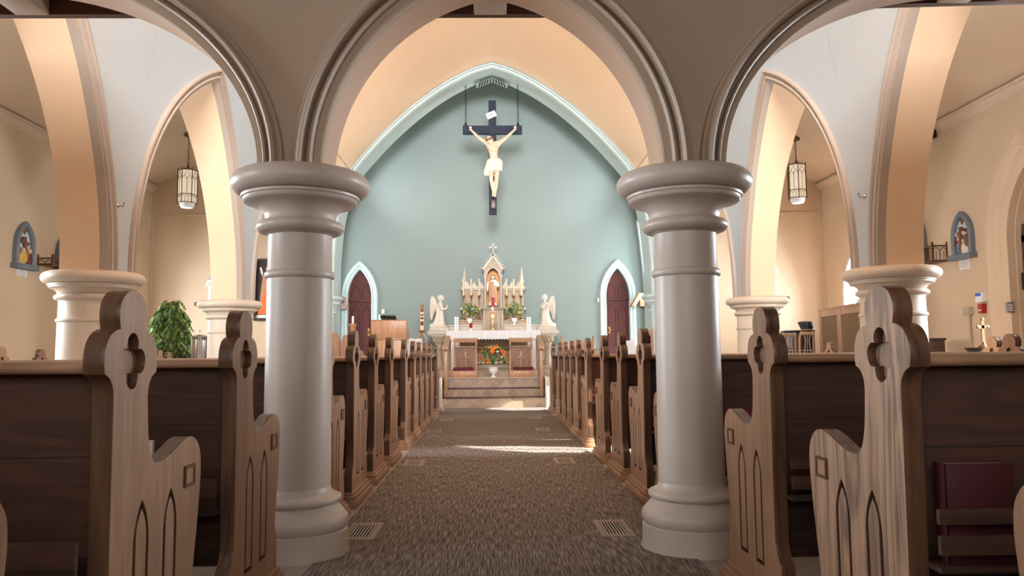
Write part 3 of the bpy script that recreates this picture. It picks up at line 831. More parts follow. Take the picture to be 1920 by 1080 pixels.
# ------------------------------------------------------------------ pews
def circ(cx, cy, r, a0, a1, n): return [(cx+r*cos(a0+(a1-a0)*k/n), cy+r*sin(a0+(a1-a0)*k/n)) for k in range(n+1)]
def pew_outline():
    segs = [[(.43, .0), (.43, .19)], [(.43, .19), (.426, .215), (.408, .245), (.403, .27), (.418, .35), (.438, .45), (.452, .55), (.455, .60), (.448, .645), (.42, .68), (.38, .696), (.335, .693), (.28, .677), (.22, .659), (.17, .652), (.138, .657)],
            [(.138, .657), (.116, .68), (.101, .72), (.093, .77), (.088, .825)], [(.088, .825), (.092, .85), (.108, .872), (.132, .884)],
            [(.132, .884), (.136, .91), (.130, .945), (.110, .972), (.080, .985), (.064, .987)], [(.064, .987), (.071, 1.015), (.066, 1.045), (.047, 1.068), (.022, 1.079), (0, 1.081)]]
    L = []
    for s in segs:
        c = [(p.x, p.y) for p in crom([(a, b, 0) for a, b in s], 4)] if len(s) > 2 else s
        L += c[:-1]
    back = [[(0, 1.081), (-.022, 1.079), (-.047, 1.068), (-.066, 1.045), (-.071, 1.015), (-.064, .987)], [(-.064, .987), (-.080, .985), (-.110, .972), (-.130, .945), (-.136, .91), (-.132, .884)],
            [(-.132, .884), (-.108, .872), (-.092, .85), (-.088, .825)], [(-.088, .825), (-.085, .6), (-.081, .31)], [(-.081, .31), (-.085, .27), (-.105, .235), (-.125, .215), (-.130, .19)], [(-.130, .19), (-.130, 0)]]
    for s in back:
        c = [(p.x, p.y) for p in crom([(a, b, 0) for a, b in s], 4)] if len(s) > 2 else s
        L += c[:-1]
    return L+[(-.130, 0)]
def lancet(c, w, z0, z1, g=0):
    w -= g; z0 += g; z1 -= g*1.6
    rise = w*2.6; return [(c-w, z0)]+[(c+u, z1-rise+z) for u, z in arch_pts(w, rise, 8)]+[(c+w, z0)]
def quatrefoil(cz, R, r, g=0):
    """closed outline of four lobes with cusps"""
    L = []; lim = pi/4+math.asin(min(1, R/((r-g)*sqrt(2))))-.03
    for k in range(4):
        a = pi/2*k; cx, cy = R*cos(a), cz+R*sin(a)
        L += circ(cx, cy, r-g, a-lim, a+lim, 14)
    return L
OUT = pew_outline()
def face_mesh(mirror):
    """end panel: solid core, and a pierced face layer giving the carved grooves"""
    grooves = [lancet(.075, .042, .172, .575), lancet(.075, .042, .172, .575, .014), lancet(.245, .042, .172, .575), lancet(.245, .042, .172, .575, .014), quatrefoil(.912, .037, .0295)]
    a = fill2d([OUT], .024, .0, 'core'); b = fill2d([OUT]+grooves, .024, .0018, 'facing')
    mb = MB()
    sg = -1 if mirror else 1
    def put(me, x0):
        vs = [Vector((sg*(x0+v.co.z), v.co.x, v.co.y)) for v in me.vertices]
        n0 = len(mb.f)
        mb.add(vs, [tuple(p.vertices) if sg > 0 else tuple(reversed(p.vertices)) for p in me.polygons])
        for q, p in enumerate(me.polygons):               # edge and groove walls take the darker wood
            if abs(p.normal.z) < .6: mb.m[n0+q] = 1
    put(a, -.0355); put(b, -.012)
    bpy.data.meshes.remove(a); bpy.data.meshes.remove(b)
    return mb
PEWLEN = 2.02
def make_pew(side, name='pew'):
    """side -1: left of the aisle, face looks to +x"""
    sg = -side                                            # direction the carved face looks
    root = bpy.data.objects.new(name, None); COL.objects.link(root); root.empty_display_size = .1
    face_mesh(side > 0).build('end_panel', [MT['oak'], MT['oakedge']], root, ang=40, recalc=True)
    def bx(mb, a, b, *r): mb.box(*sorted((-sg*a, -sg*b)), *r)
    mb = MB()                                             # moulded foot, wraps three sides
    for k, (e, z0, z1) in enumerate(((.036, 0, .05), (.026, .05, .075), (.012, .075, .092))):
        bx(mb, -e, .048+e*.3, -.13-e, .43+e, z0, z1)
    mb.build('plinth', MT['oak'], root, bev=.004)
    mb = MB(); L = PEWLEN
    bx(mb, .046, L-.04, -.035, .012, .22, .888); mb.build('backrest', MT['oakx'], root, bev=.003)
    mb = MB()                                             # round nosed top rail
    pr = [(-.075, .884)]+[(-.075-.014*sin(pi*k/6), .898-.014*cos(pi*k/6)) for k in range(7)]+[(.02, .913), (.03, .905), (.03, .884)]
    mb.prism(pr, lambda y, z: Vector((-sg*.045, y, z)), lambda y, z: Vector((-sg*(L-.04), y, z)))
    mb.build('top_rail', MT['oakrail'], root, ang=40)
    mb = MB(); bx(mb, .046, L-.04, .0, .40, .40, .435); bx(mb, .046, L-.04, .36, .38, .33, .40); mb.build('seat', MT['oakrail'], root, bev=.006)
    mb = MB(); bx(mb, L-.04, L, -.08, .40, 0, .884); mb.build('wall_end_panel', MT['oak'], root, bev=.006)
    mb = MB(); bx(mb, -.003, .004, .335, .392, .567, .612)
    mb.build('number_plate', MT['oak'], root, ang=0)
    mb = MB()
    for (a, b, c, d) in ((.328, .336, .56, .619), (.391, .399, .56, .619), (.336, .391, .56, .568), (.336, .391, .611, .619)): bx(mb, -.006, .002, a, b, c, d)
    fr = mb.build('plate_frame', MT['bronze'], root, ang=0); fr['label'] = 'dark metal plate frame'
    # book rack on the back
    rk = MB()
    if side > 0:
        bx(rk, .046, L-.06, -.135, -.037, .425, .437)
        bx(rk, .046, L-.06, -.139, -.125, .465, .508); bx(rk, .046, L-.06, -.139, -.125, .532, .566)
    else:
        bx(rk, .046, L-.06, -.135, -.037, .405, .417)
        pts = [(.046, .405), (.046, .522), (.235, .522), (.25, .517), (.262, .505), (.275, .498), (.30, .495), (L-.06, .495), (L-.06, .405)]
        rk.prism(pts, lambda x, z: Vector((-sg*x, -.125, z)), lambda x, z: Vector((-sg*x, -.139, z)))
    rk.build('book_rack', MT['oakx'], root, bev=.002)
    kn = MB(); bx(kn, .12, L-.1, -.36, -.16, .235, .30); kn.build('kneeler_pad', MT['greyvinyl'], root, bev=.012)
    kn = MB()
    bx(kn, .12, L-.1, -.32, -.22, .205, .233)
    kn.build('kneeler_rail', MT['darkoak'], root, bev=.003)
    for q in (.2, 1.0, L-.2):
        kn = MB(); bx(kn, q-.02, q+.02, -.33, -.21, 0, .203); kn.build('kneeler_leg', MT['darkoak'], root, bev=.003)
    return root
LX, RX = -.855, .95
PEWY = [.965, 1.875, 2.725, 4.12, 4.95, 5.79, 6.69, 7.83, 8.70, 9.41, 10.20, 11.07, 12.26]
WHERE = ['oak pew showing only its rounded arm at the {s} edge in front', 'nearest {s} oak pew with its whole carved clover end in view',
         'oak pew with its carved end just before the {s} foreground column', 'oak pew peeping out directly behind the {s} foreground column']
ORD = ['first', 'second', 'third', 'fourth', 'fifth', 'sixth', 'seventh', 'eighth']
pl_, pr_ = make_pew(-1), make_pew(1)
for side, proto, fx in ((-1, pl_, LX), (1, pr_, RX)):
    s = 'left' if side < 0 else 'right'
    for i, y in enumerate(PEWY):
        o = proto if i == 0 else copy_tree(proto)
        if i > 3:                                         # kneelers left out farther up, to let sun reach the aisle floor
            for ch in list(o.children):
                if ch.name.startswith('kneeler'): bpy.data.objects.remove(ch)
        o.location = (fx, y, 0)
        if i < 4: lb = WHERE[i].format(s=s)
        elif i < 12: lb = 'oak pew, %s past the one peeping out behind the %s foreground column' % (ORD[i-4], s)
        else: lb = 'last oak pew on the %s, closest to the sanctuary steps' % s
        tag(o, lb, 'pew', 'carved oak pews along the centre aisle')
        if i == 1 and side > 0:
            for ch in o.children:
                if ch.name.startswith('end_panel'):
                    ch.data = ch.data.copy(); ch.data.materials[0] = MT['oakgrey']
# short pews in the side aisles, only their heads show over the rails
def make_short(side):
    root = bpy.data.objects.new('side_pew', None); COL.objects.link(root)
    sg = -side
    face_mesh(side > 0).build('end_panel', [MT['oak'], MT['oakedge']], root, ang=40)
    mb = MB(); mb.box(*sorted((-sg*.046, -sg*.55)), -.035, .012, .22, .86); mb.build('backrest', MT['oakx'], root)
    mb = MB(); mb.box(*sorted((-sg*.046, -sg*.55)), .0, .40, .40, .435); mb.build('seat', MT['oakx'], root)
    mb = MB(); mb.box(*sorted((-sg*.55, -sg*.59)), -.08, .40, 0, .86); mb.build('wall_end_panel', MT['oak'], root)
    return root
spl, spr = make_short(-1), make_short(1)
SP = [(-1, 5, 650, 7.7, 'carved pew head in the left side aisle at the far left edge'), (-1, 80, 655, 9.35, 'carved pew head in the left side aisle left of the stout cream column'),
      (-1, 301, 656, 9.9, 'leftmost carved pew head below the green plant'), (-1, 318, 660, 10.75, 'small carved pew head, middle of three below the green plant'), (-1, 347, 656, 12.9, 'carved pew head below the green plant, the one nearest the steel urn'),
      (1, 1858, 631, 6.55, 'carved pew head in the right side aisle under the brass cross stand'), (1, 1890, 626, 5.5, 'carved pew head in the right side aisle at the far right, larger one'),
      (1, 1553, 642, 10.3, 'lone carved pew head in front of the brown folding screen')]
used = {-1: False, 1: False}
for side, x, y, Y, lb in SP:
    p = at(x, y, Y=Y)
    proto = spl if side < 0 else spr
    o = proto if not used[side] else copy_tree(proto); used[side] = True
    o.location = (p.x, Y, 0); o.scale = (1, 1, p.z/1.081)
    tag(o, lb, 'pew', 'side aisle pews')
# hymnals in the racks
def book(name, label, loc, w, t, h, mat, cat='book', group=None, rotz=0):
    root = thing(name, label, cat, loc, group); root.rotation_euler.z = rotz
    mb = MB(); mb.box(-w/2, w/2, -t/2, -t/2+.004, 0, h); mb.box(-w/2, w/2, t/2-.004, t/2, 0, h); mb.box(-w/2, -w/2+.005, -t/2, t/2, 0, h); mb.build('cover', mat, root, bev=.0015)
    mb = MB(); mb.box(-w/2+.005, w/2-.004, -t/2+.004, t/2-.004, .003, h-.005); mb.build('pages', MT['paper'], root, ang=0)
    return root
pb_ = at(1770, 900, Y=1.77).x
book('hymnal', 'maroon hymnal with pale page edges in the rack of the nearest right pew', (pb_+.08, 1.79, .438), .16, .045, .225, MT['hymnal'])
pb_ = at(1387, 770, Y=4.03).x
book('hymnal', 'dark red hymnal on a pew back just right of the right foreground column', (pb_, 4.035, .438), .15, .045, at(1387, 765, Y=4.03).z-.438, MT['crim'])
pb_ = at(280, 826, Y=2.63); mb = MB((pb_.x, 2.632, .418)); mb.box(pb_.x-.013, pb_.x+.013, 2.625, 2.64, .42, pb_.z)
tag(mb.build('service_leaflet', MT['paper'], ang=0), 'white leaflet edge upright on the pew back beside the nearest left pew arm', 'leaflet')

# floor registers on the carpet
RG = [((-.742, 3.97), (-.615, 4.324)), ((.558, 3.956), (.706, 4.312)), ((-.73, 6.49), (-.595, 6.9)), ((.55, 6.5), (.68, 6.93)), ((-.755, 9.22), (-.63, 9.55)), ((.55, 9.35), (.68, 9.65)), ((-.70, 10.85), (-.57, 11.2)), ((.55, 11.05), (.68, 11.4))]
RL = ['beside the left foreground column', 'beside the right foreground column', 'by the left pews, second of that row', 'by the right pews, second of that row', 'by the left pews, third of that row', 'by the right pews, third of that row', 'farthest on the left, near the steps', 'farthest on the right, in the second sun streak']
for ((x0, y0), (x1, y1)), lb in zip(RG, RL):
    w = .165; xm = (x0+x1)/2; x0, x1 = xm-.085, xm+.085; yc = (y0+y1)/2; y0, y1 = yc-.19, yc+.19
    root = thing('floor_register', 'beige metal floor register in the carpet '+lb, 'floor register', (xm, yc, .007), 'floor registers in the carpet')
    mb = MB((xm, yc, .007)); f = .03
    for b in ((x0, x0+f, y0, y1), (x1-f, x1, y0, y1), (x0+f, x1-f, y0, y0+f+.015), (x0+f, x1-f, y1-f-.015, y1)): mb.box(*b, .0072, .0125)
    mb.build('rim', MT['register'], root, ang=0)
    mb = MB((xm, yc, .007)); mb.box(x0+f, x1-f, y0+f, y1-f, .0072, .0082); mb.build('grille_void', MT['dark'], root, ang=0)
    mb = MB((xm, yc, .007))
    for k in range(7):
        x = x0+f+(k+.5)*(x1-x0-2*f)/7; mb.box(x-.0026, x+.0026, y0+f, y1-f, .0083, .0118)
    mb.build('slats', MT['slat'], root, ang=0)
# ------------------------------------------------------------------ crucifix
YX = 15.4
def PX(x, y, Y): return at(x, y, Y=Y)
cz = at(923, 244.5, Y=YX).z; zb = 3.73; zt_ = 6.08; cxm = .045
o = (cxm, YX, cz)
cross = thing('crucifix_cross', 'large dark navy wooden cross hanging on chains under the pale blue arch', 'cross', o)
mb = MB(o); mb.box(cxm-.077, cxm+.077, YX-.05, YX+.05, zb, zt_); mb.build('upright_beam', MT['navy'], cross, bev=.006)
mb = MB(o); mb.box(cxm-.6, cxm+.6, YX-.06, YX+.04, cz-.085, cz+.085); mb.build('cross_beam', MT['navy'], cross, bev=.006)
mb = MB(o); p = at(921, 217, Y=YX)
R = Matrix.Rotation(radians(-24), 3, 'Y'); mb.box(p.x-.10, p.x+.10, YX-.068, YX-.05, p.z-.062, p.z+.062, R=R)
sc = mb.build('title_scroll', MT['white'], cross, bev=.006)
mb = MB(o)                                                # the four letters of the title
for k, st in enumerate(('I', 'N', 'R', 'I')):
    x = p.x-.06+.04*k; z = p.z
    S = {'I': [((0, -.02), (0, .02))], 'N': [((-.01, -.02), (-.01, .02)), ((-.01, .02), (.01, -.02)), ((.01, -.02), (.01, .02))],
         'R': [((-.01, -.02), (-.01, .02)), ((-.01, .02), (.01, .012)), ((.01, .012), (-.01, 0)), ((-.01, 0), (.01, -.02))]}[st]
    for a, b in S:
        pa = R @ Vector((x+a[0]-p.x, 0, z+a[1]-p.z)); pb = R @ Vector((x+b[0]-p.x, 0, z+b[1]-p.z))
        mb.tube([(p.x+pa.x, YX-.0685, p.z+pa.z), (p.x+pb.x, YX-.0685, p.z+pb.z)], .0032, 5)
mb.build('title_letters', MT['picdark'], sc)
mb = MB(o); q = at(925, 380, Y=YX-.06); mb.box(q.x-.05, q.x+.05, YX-.12, YX-.05, q.z-.13, q.z+.05); mb.build('foot_block', MT['darkoak'], cross, bev=.006)
for s, (hx, hy) in ((-1, (873, 155)), (1, (970.5, 155))):
    h = at(hx, hy, Y=YX); zt2 = h.z+.04; zl = cz+.10
    ro = thing('hanging_chain', 'dark iron chain holding up the %s arm of the cross' % ('left' if s < 0 else 'right'), 'chain', (h.x, YX, zl), 'chains holding the cross')
    mb = MB((h.x, YX, zl)); n_ = 24; L = (zt2-zl)/n_
    for k in range(n_):
        c = Vector((h.x, YX, zl+(k+.5)*L)); ang = pi/2*(k % 2)
        pts = [(c.x+cos(ang)*.016*cos(a), c.y+sin(ang)*.016*cos(a), c.z+L*.62*sin(a)) for a in [2*pi*i/10 for i in range(10)]]
        mb.tube(pts, .0052, 5, closed=True)
    ln = mb.build('links', MT['iron'], ro); ln['kind'] = 'stuff'
    mb = MB((h.x, YX, zl)); mb.lathe([(.028, cz+.085), (.03, cz+.11), (.018, cz+.15), (.008, cz+.17)], h.x, YX, 12); mb.build('lower_hook', MT['iron'], ro)
    mb = MB((h.x, YX, zl)); mb.lathe([(.03, zt2+.02), (.03, zt2-.01), (.01, zt2-.03)], h.x, YX, 12); mb.build('ceiling_hook', MT['iron'], ro)
# the figure on the cross: one continuous body
def bp(x, y, d=0.0): return at(x, y, Y=YX-.12-d)
J = []
def jt(x, y, r, d=0.0):
    p = bp(x, y, d); J.append((p.x, p.y, p.z, r)); return len(J)-1
pel = jt(928.5, 303, .088, .01); wst = jt(925.5, 293, .078, .03); che = jt(925, 281, .100, .05); upc = jt(924.5, 272, .078, .05); nk = jt(922, 267.5, .042, .06); hd0 = jt(920, 263.5, .036, .10)
shl = jt(914, 269, .056, .04); ell = jt(899.5, 259.5, .037, .03); wrl = jt(887, 247.5, .025, .02); hal = jt(882.8, 243.5, .024, .0)
shr = jt(935.5, 268.5, .056, .04); elr = jt(950, 257.5, .037, .03); wrr = jt(961.5, 246.5, .025, .02); har = jt(965.2, 243, .024, .0)
hpl = jt(922.5, 309, .068, .02); knl = jt(920.8, 334, .047, .10); cal = jt(922.3, 345, .043, .05); anl = jt(924.8, 360, .026, .02); ftl = jt(924.3, 368.5, .026, .07)
hpr = jt(933.5, 309, .068, .02); knr = jt(931, 334, .047, .10); car = jt(930.5, 345, .043, .05); anr = jt(928.6, 361, .026, .02); ftr = jt(928.4, 370, .026, .07)
E = [(pel, wst), (wst, che), (che, upc), (upc, nk), (nk, hd0), (upc, shl), (shl, ell), (ell, wrl), (wrl, hal), (upc, shr), (shr, elr), (elr, wrr), (wrr, har),
     (pel, hpl), (hpl, knl), (knl, cal), (cal, anl), (anl, ftl), (pel, hpr), (hpr, knr), (knr, car), (car, anr), (anr, ftr)]
me = skin(J, E, 'corpus', MT['skinw'], sub=1)
mb = MB(); add_mesh(mb, me); bpy.data.meshes.remove(me)
hc = bp(918.6, 263.2, .13); Rh = Matrix.Rotation(radians(-22), 3, 'Y') @ Matrix.Rotation(radians(18), 3, 'X')
mb.ball(hc, .068, .08, .095, R=Rh); mb.ball(hc+Rh @ Vector((0, -.07, -.012)), .013, .02, .02); mb.ball(hc+Rh @ Vector((0, -.05, -.06)), .03, .03, .028)
mb.ball(bp(925, 279, .12), .075, .03, .05); 
for s, hx, hy in ((-1, 882.8, 243.5), (1, 965.2, 243)):    # open hands, five fingers each
    h = bp(hx, hy, .0)
    for k in range(4):
        a = radians(90+s*-(38-22*k*.9)); l = (.062, .07, .068, .055)[k]
        mb.tube([h+Vector((s*-.006, -.005, 0)), h+Vector((cos(a)*l*.55, -.018, sin(a)*l*.55)), h+Vector((cos(a)*l, -.034, sin(a)*l))], [.011, .010, .007], 7)
    mb.tube([h, h+Vector((s*.025, -.03, -.012)), h+Vector((s*.045, -.04, .002))], [.012, .011, .008], 7)
bm_ = remeshed(mb, 'body', MT['skinw'], .0095, 2)
cor = thing('corpus_figure', 'pale carved figure with outstretched arms and bowed head hanging on the cross', 'statue', tuple(bp(928, 303)))
oc = Vector(cor.location)
for v in bm_.vertices: v.co -= oc
link('body', bm_, cor)
mb = MB(oc)                                               # hair, beard, crown
mb.ball(hc+Rh @ Vector((0, .022, .022)), .074, .076, .082, R=Rh); mb.ball(hc+Rh @ Vector((-.045, .03, -.06)), .032, .045, .07, R=Rh); mb.ball(hc+Rh @ Vector((.05, .03, -.05)), .028, .045, .06, R=Rh); mb.ball(hc+Rh @ Vector((0, -.058, -.075)), .03, .022, .03)
hr = remeshed(mb, 'hair', MT['hair'], .010, 1)
for v in hr.vertices: v.co -= oc
link('hair', hr, cor)
mb = MB(oc)
for q in (0, .5): mb.tube([hc+Rh @ Vector((.075*cos(a), .082*sin(a), .036+.010*sin(5*a+q*6))) for a in [2*pi*k/24 for k in range(24)]], .011, 6, closed=True)
mb.build('thorn_crown', MT['brown'], cor)
mb = MB(oc)                                               # draped loincloth
a, b = bp(927, 299), bp(927.5, 322)
mb.loft([(bp(927.5, 300).x, YX-.14, bp(927, 299).z, .125, .095, .03), (bp(928.5, 304).x, YX-.14, bp(928, 304).z, .145, .115, .08), (bp(928, 311).x, YX-.15, bp(928, 311).z, .150, .125, .07), (bp(928, 317).x, YX-.16, bp(928, 317).z, .140, .12, .09), (bp(928.5, 322).x, YX-.16, bp(928, 322).z, .125, .11, .11)], 40, nf=9)
kx = bp(914.5, 305)
mb.ball(bp(916.5, 303, .05), .045, .05, .05)
mb.loft([(bp(916, 305).x, YX-.17, bp(916, 304).z, .035, .04, .1), (bp(914.5, 315).x, YX-.17, bp(914, 315).z, .05, .05, .15), (bp(913, 325).x, YX-.17, bp(913, 325).z, .055, .045, .2), (bp(913.5, 331).x, YX-.17, bp(913, 331).z, .04, .03, .2)], 24, nf=6)
lc = mb.build('loincloth', MT['loin'], cor, ang=60)
# vent in the arch soffit
pv = at(921, 152, Y=15.4)
ro = thing('soffit_vent', 'slotted fan shaped vent in the peak of the pale blue arch', 'vent', (VX, 15.35, 6.4))
apx = [p for p in inn if abs(p[0]-VX) < .42]
for s in (-1, 1):
    mb = MB((VX, 15.35, 6.4)); sl = MB((VX, 15.35, 6.4))
    def sz(u): return 6.572-.40*u-.06*u*u
    rows = [[Vector((VX+s*u, y, sz(u)-.012)) for u in (0, .1, .2, .27, .32)] for y in (15.36, 15.45, 15.56, 15.64)]
    mb.grid(rows); mb.grid([[Vector((v.x, v.y, v.z+.03)) for v in r] for r in rows]); mb.grid([rows[-1], [Vector((v.x, v.y+.02, v.z+.05)) for v in rows[-1]]])
    mb.build('grille_plate', MT['trim'], ro, ang=30)
    for k in range(5):
        u = .03+.052*k; a = Vector((VX+s*u, 15.39, sz(u)-.016)); b = Vector((VX+s*(u*1.15), 15.58, sz(u*1.15)-.018))
        sl.tube([a, b], .014, 6)
    sl.build('slots', MT['iron'], ro)

# ------------------------------------------------------------------ high altar
HY = 16.45; AX = .04
o = (AX, HY, .63)
def hz(y, Y=HY): return at(923, y, Y=Y).z
ha = thing('high_altar', 'ornate cream and tan stone altar with gabled niche against the blue wall', 'altar', o)
zm = hz(620, 16.1)
mb = MB(o); mb.box(AX-1.36, AX+1.36, 16.0, 16.95, zm-.075, zm); mb.box(AX-1.32, AX+1.32, 16.03, 16.95, zm-.11, zm-.075); mb.build('mensa', MT['tanpale'], ha, bev=.006)
mb = MB(o); mb.box(AX-1.12, AX+1.12, 16.25, 16.95, .63, zm-.11); mb.box(AX-1.34, AX+1.34, 16.0, 16.95, .63, .70); mb.build('altar_body', MT['tan'], ha, bev=.006)
for s in (-1, 1):
    x = AX+s*1.13
    mb = MB(o); mb.lathe([(.10, .70), (.10, .78), (.075, .82), (.062, .86), (.06, zm-.36), (.075, zm-.34), (.07, zm-.32), (.085, zm-.26), (.125, zm-.18), (.14, zm-.15), (.15, zm-.11)], x, 16.13, 24)
    for k in range(8):
        a = 2*pi*k/8; mb.ball((x+.105*cos(a), 16.13+.105*sin(a), zm-.2), .03, .03, .045, n=8, m=6)
    mb.build('corner_column', MT['tan'], ha, ang=50)
# gradines
z1, z2 = hz(610), hz(600)
mb = MB(o); mb.box(AX-.93, AX+.93, 16.38, 16.95, zm, z1-.02); mb.box(AX-.95, AX+.95, 16.36, 16.95, z1-.02, z1+.01); mb.build('lower_gradine', MT['tanpale'], ha, bev=.004)
mb = MB(o); mb.box(AX-.72, AX+.72, 16.52, 16.95, z1, z2-.02); mb.box(AX-.735, AX+.735, 16.50, 16.95, z2-.02, z2+.005); mb.build('upper_gradine', MT['tan'], ha, bev=.004)
# tabernacle
zt0, zt1 = zm, hz(577, 16.3)
mb = MB(o); mb.box(AX-.19, AX+.19, 16.30, 16.8, zt0, zt1-.05); mb.box(AX-.22, AX+.22, 16.27, 16.8, zt1-.05, zt1-.025); mb.box(AX-.25, AX+.25, 16.24, 16.85, zt1-.025, zt1)
for s in (-1, 1): mb.box(*sorted((AX+s*.15, AX+s*.24)), 16.27, 16.6, zt0, zt0+.09)
mb.build('tabernacle', MT['tan'], ha, bev=.004)
mb = MB(o); arch_sweep(mb, .1, .12, [(0, 0), (0, -.012), (.02, -.016), (.03, 0)], lambda u, z, d: Vector((AX+u, 16.30+d, zt0+.2+z)), leg=.18, n=8)
for s in (-1, 1): mb.lathe([(.018, zt0+.09), (.018, zt1-.09), (.03, zt1-.06)], AX+s*.195, 16.29, 10)
mb.build('tabernacle_arch', MT['tanpale'], ha)
# reredos wings with blind arches
za, zb2 = z2, hz(541, 16.6)
for s in (-1, 1):
    mb = MB(o); xa, xb = sorted((AX+s*.20, AX+s*.655))
    mb.box(xa, xb, 16.68, 16.92, za, zb2)
    mb.build('reredos_wing', MT['tan'], ha, bev=.003)
    mb = MB(o)
    mb.box(*sorted((AX+s*.19, AX+s*.70)), 16.62, 16.93, zb2, zb2+.035); mb.box(*sorted((AX+s*.19, AX+s*.68)), 16.65, 16.93, zb2-.03, zb2)
    zc2 = hz(579, 16.6); mb.box(*sorted((AX+s*.19, AX+s*.71)), 16.60, 16.93, zc2-.015, zc2+.025)
    mb.build('wing_cornice', MT['tanpale'], ha, bev=.003)
    mb = MB(o)
    for k in range(3):
        cx = AX+s*(.285+.15*k)
        arch_sweep(mb, .052, .085, [(0, .0), (0, -.012), (.010, -.016), (.02, 0)], lambda u, z, d: Vector((cx+u, 16.68+d, zb2-.17+z)), leg=.25, n=8)
        mb.ball((cx, 16.672, zb2-.06), .022, .01, .022, n=10, m=6)
    mb.build('blind_arches', MT['tanpale'], ha)
    for k, (cx, h) in enumerate(((.26, .12), (.41, .12), (.55, .12))):      # crest flowers on the cornice
        mb = MB(o); x = AX+s*cx
        mb.prism([(-.075, 0), (.075, 0), (.07, .03), (.03, .045), (.035, .075), (.015, .085), (0, .13), (-.015, .085), (-.035, .075), (-.03, .045), (-.07, .03)], lambda u, z: Vector((x+u, 16.75, zb2+.035+z)), lambda u, z: Vector((x+u, 16.68, zb2+.035+z)))
        mb.build('crest', MT['tanpale'], ha, ang=0)
    x = AX+s*.615; zp = zb2+.035; zq = hz(501, 16.7)                       # pinnacle
    mb = MB(o); mb.box(x-.045, x+.045, 16.66, 16.75, zp, zp+.13); mb.lathe([(.055, zp+.13), (.06, zp+.15), (.045, zp+.16), (.036, zp+.2), (.022, zq-.08), (.03, zq-.07), (.01, zq-.05), (.012, zq-.02), (.001, zq)], x, 16.705, 8)
    for k in range(4):
        zz_ = zp+.19+.05*k
        for a in (0, pi/2, pi, 3*pi/2): mb.ball((x+(.036-.005*k)*cos(a), 16.705+(.036-.005*k)*sin(a), zz_), .010, n=6, m=5)
    mb.build('pinnacle', MT['tanpale'], ha, ang=40)
# niche tower
zn0 = zt1; zn1 = hz(503, 16.5); zap = hz(477, 16.5)
mb = MB(o)
for s in (-1, 1):
    mb.box(*sorted((AX+s*.135, AX+s*.195)), 16.62, 16.92, zn0, zn1)
mb.box(AX-.14, AX+.14, 16.86, 16.92, zn0, zn1)
arch_fill = [(-.195, zn1)]+[(u, zn1-.13+z) for u, z in arch_pts(.135, .155, 10)]+[(.195, zn1)]
gab = [(-.215, zn1-.01), (-.215, zn1+.02), (0, zap), (.215, zn1+.02), (.215, zn1-.01)]
mb.prism([(-.195, zn1-.15), (-.135, zn1-.15)]+[(u, zn1-.15+z) for u, z in arch_pts(.135, .17, 10)][1:-1]+[(.135, zn1-.15), (.195, zn1-.15), (.195, zn1+.02), (0, zap-.02), (-.195, zn1+.02)], lambda u, z: Vector((AX+u, 16.92, z)), lambda u, z: Vector((AX+u, 16.60, z)))
mb.build('niche', MT['tan'], ha, ang=30)
mb = MB(o); mb.add([(AX-.135, 16.85, zn0), (AX+.135, 16.85, zn0), (AX+.135, 16.85, zn1), (AX-.135, 16.85, zn1)], [(0, 1, 2, 3)]); mb.box(AX-.134, AX+.134, 16.84, 16.855, zn0, zn1); mb.build('niche_back', MT['peach'], ha, ang=0)
mb = MB(o)
for s in (-1, 1):
    mb.lathe([(.03, zn0), (.03, zn0+.03), (.018, zn0+.05), (.018, zn1-.20), (.034, zn1-.16), (.036, zn1-.14)], AX+s*.17, 16.59, 12)
mb.build('niche_colonnettes', MT['tanpale'], ha, ang=50)
mb = MB(o)
for s in (-1, 1):                                          # raking mould with crockets
    a, b = Vector((AX+s*.225, 16.58, zn1+.0)), Vector((AX, 16.58, zap+.02)); d = (b-a); nrm = Vector((s*d.z, 0, -s*d.x)).normalized()
    if nrm.z < 0: nrm = -nrm
    mb.prism([(0, -.035), (1, -.035), (1, 0), (0, 0)], lambda t, n_: a+d*t+nrm*n_+Vector((0, .32, 0)), lambda t, n_: a+d*t+nrm*n_)
    for k in range(6):
        p = a+d*((k+.3)/6)+nrm*.018; mb.ball(p+Vector((0, .03, 0)), .022, .03, .022, n=8, m=6); mb.ball(p+nrm*.022+Vector((s*.008, .03, 0)), .013, n=7, m=5)
arch_sweep(mb, .125, .16, [(0, 0), (0, -.015), (.02, -.02), (.03, 0)], lambda u, z, d: Vector((AX+u, 16.60+d, zn1-.15+z)), n=10)
mb.build('gable_moulding', MT['tanpale'], ha, ang=40)
mb = MB(o); zc0, zc1 = zap+.0, hz(457, 16.6)
mb.lathe([(.03, zc0-.02), (.02, zc0+.03), (.03, zc0+.04), (.012, zc0+.06)], AX+.005, 16.64, 10)
mb.box(AX-.007, AX+.017, 16.63, 16.65, zc0+.04, zc1); mb.box(AX-.07, AX+.08, 16.63, 16.65, zc1-.085, zc1-.06)
for q in ((-.07, zc1-.072), (.08, zc1-.072), (.005, zc1)): mb.ball((AX+q[0], 16.64, q[1]), .02, .012, .02, n=8, m=6)
mb.build('gable_cross', MT['tanpale'], ha, ang=40)
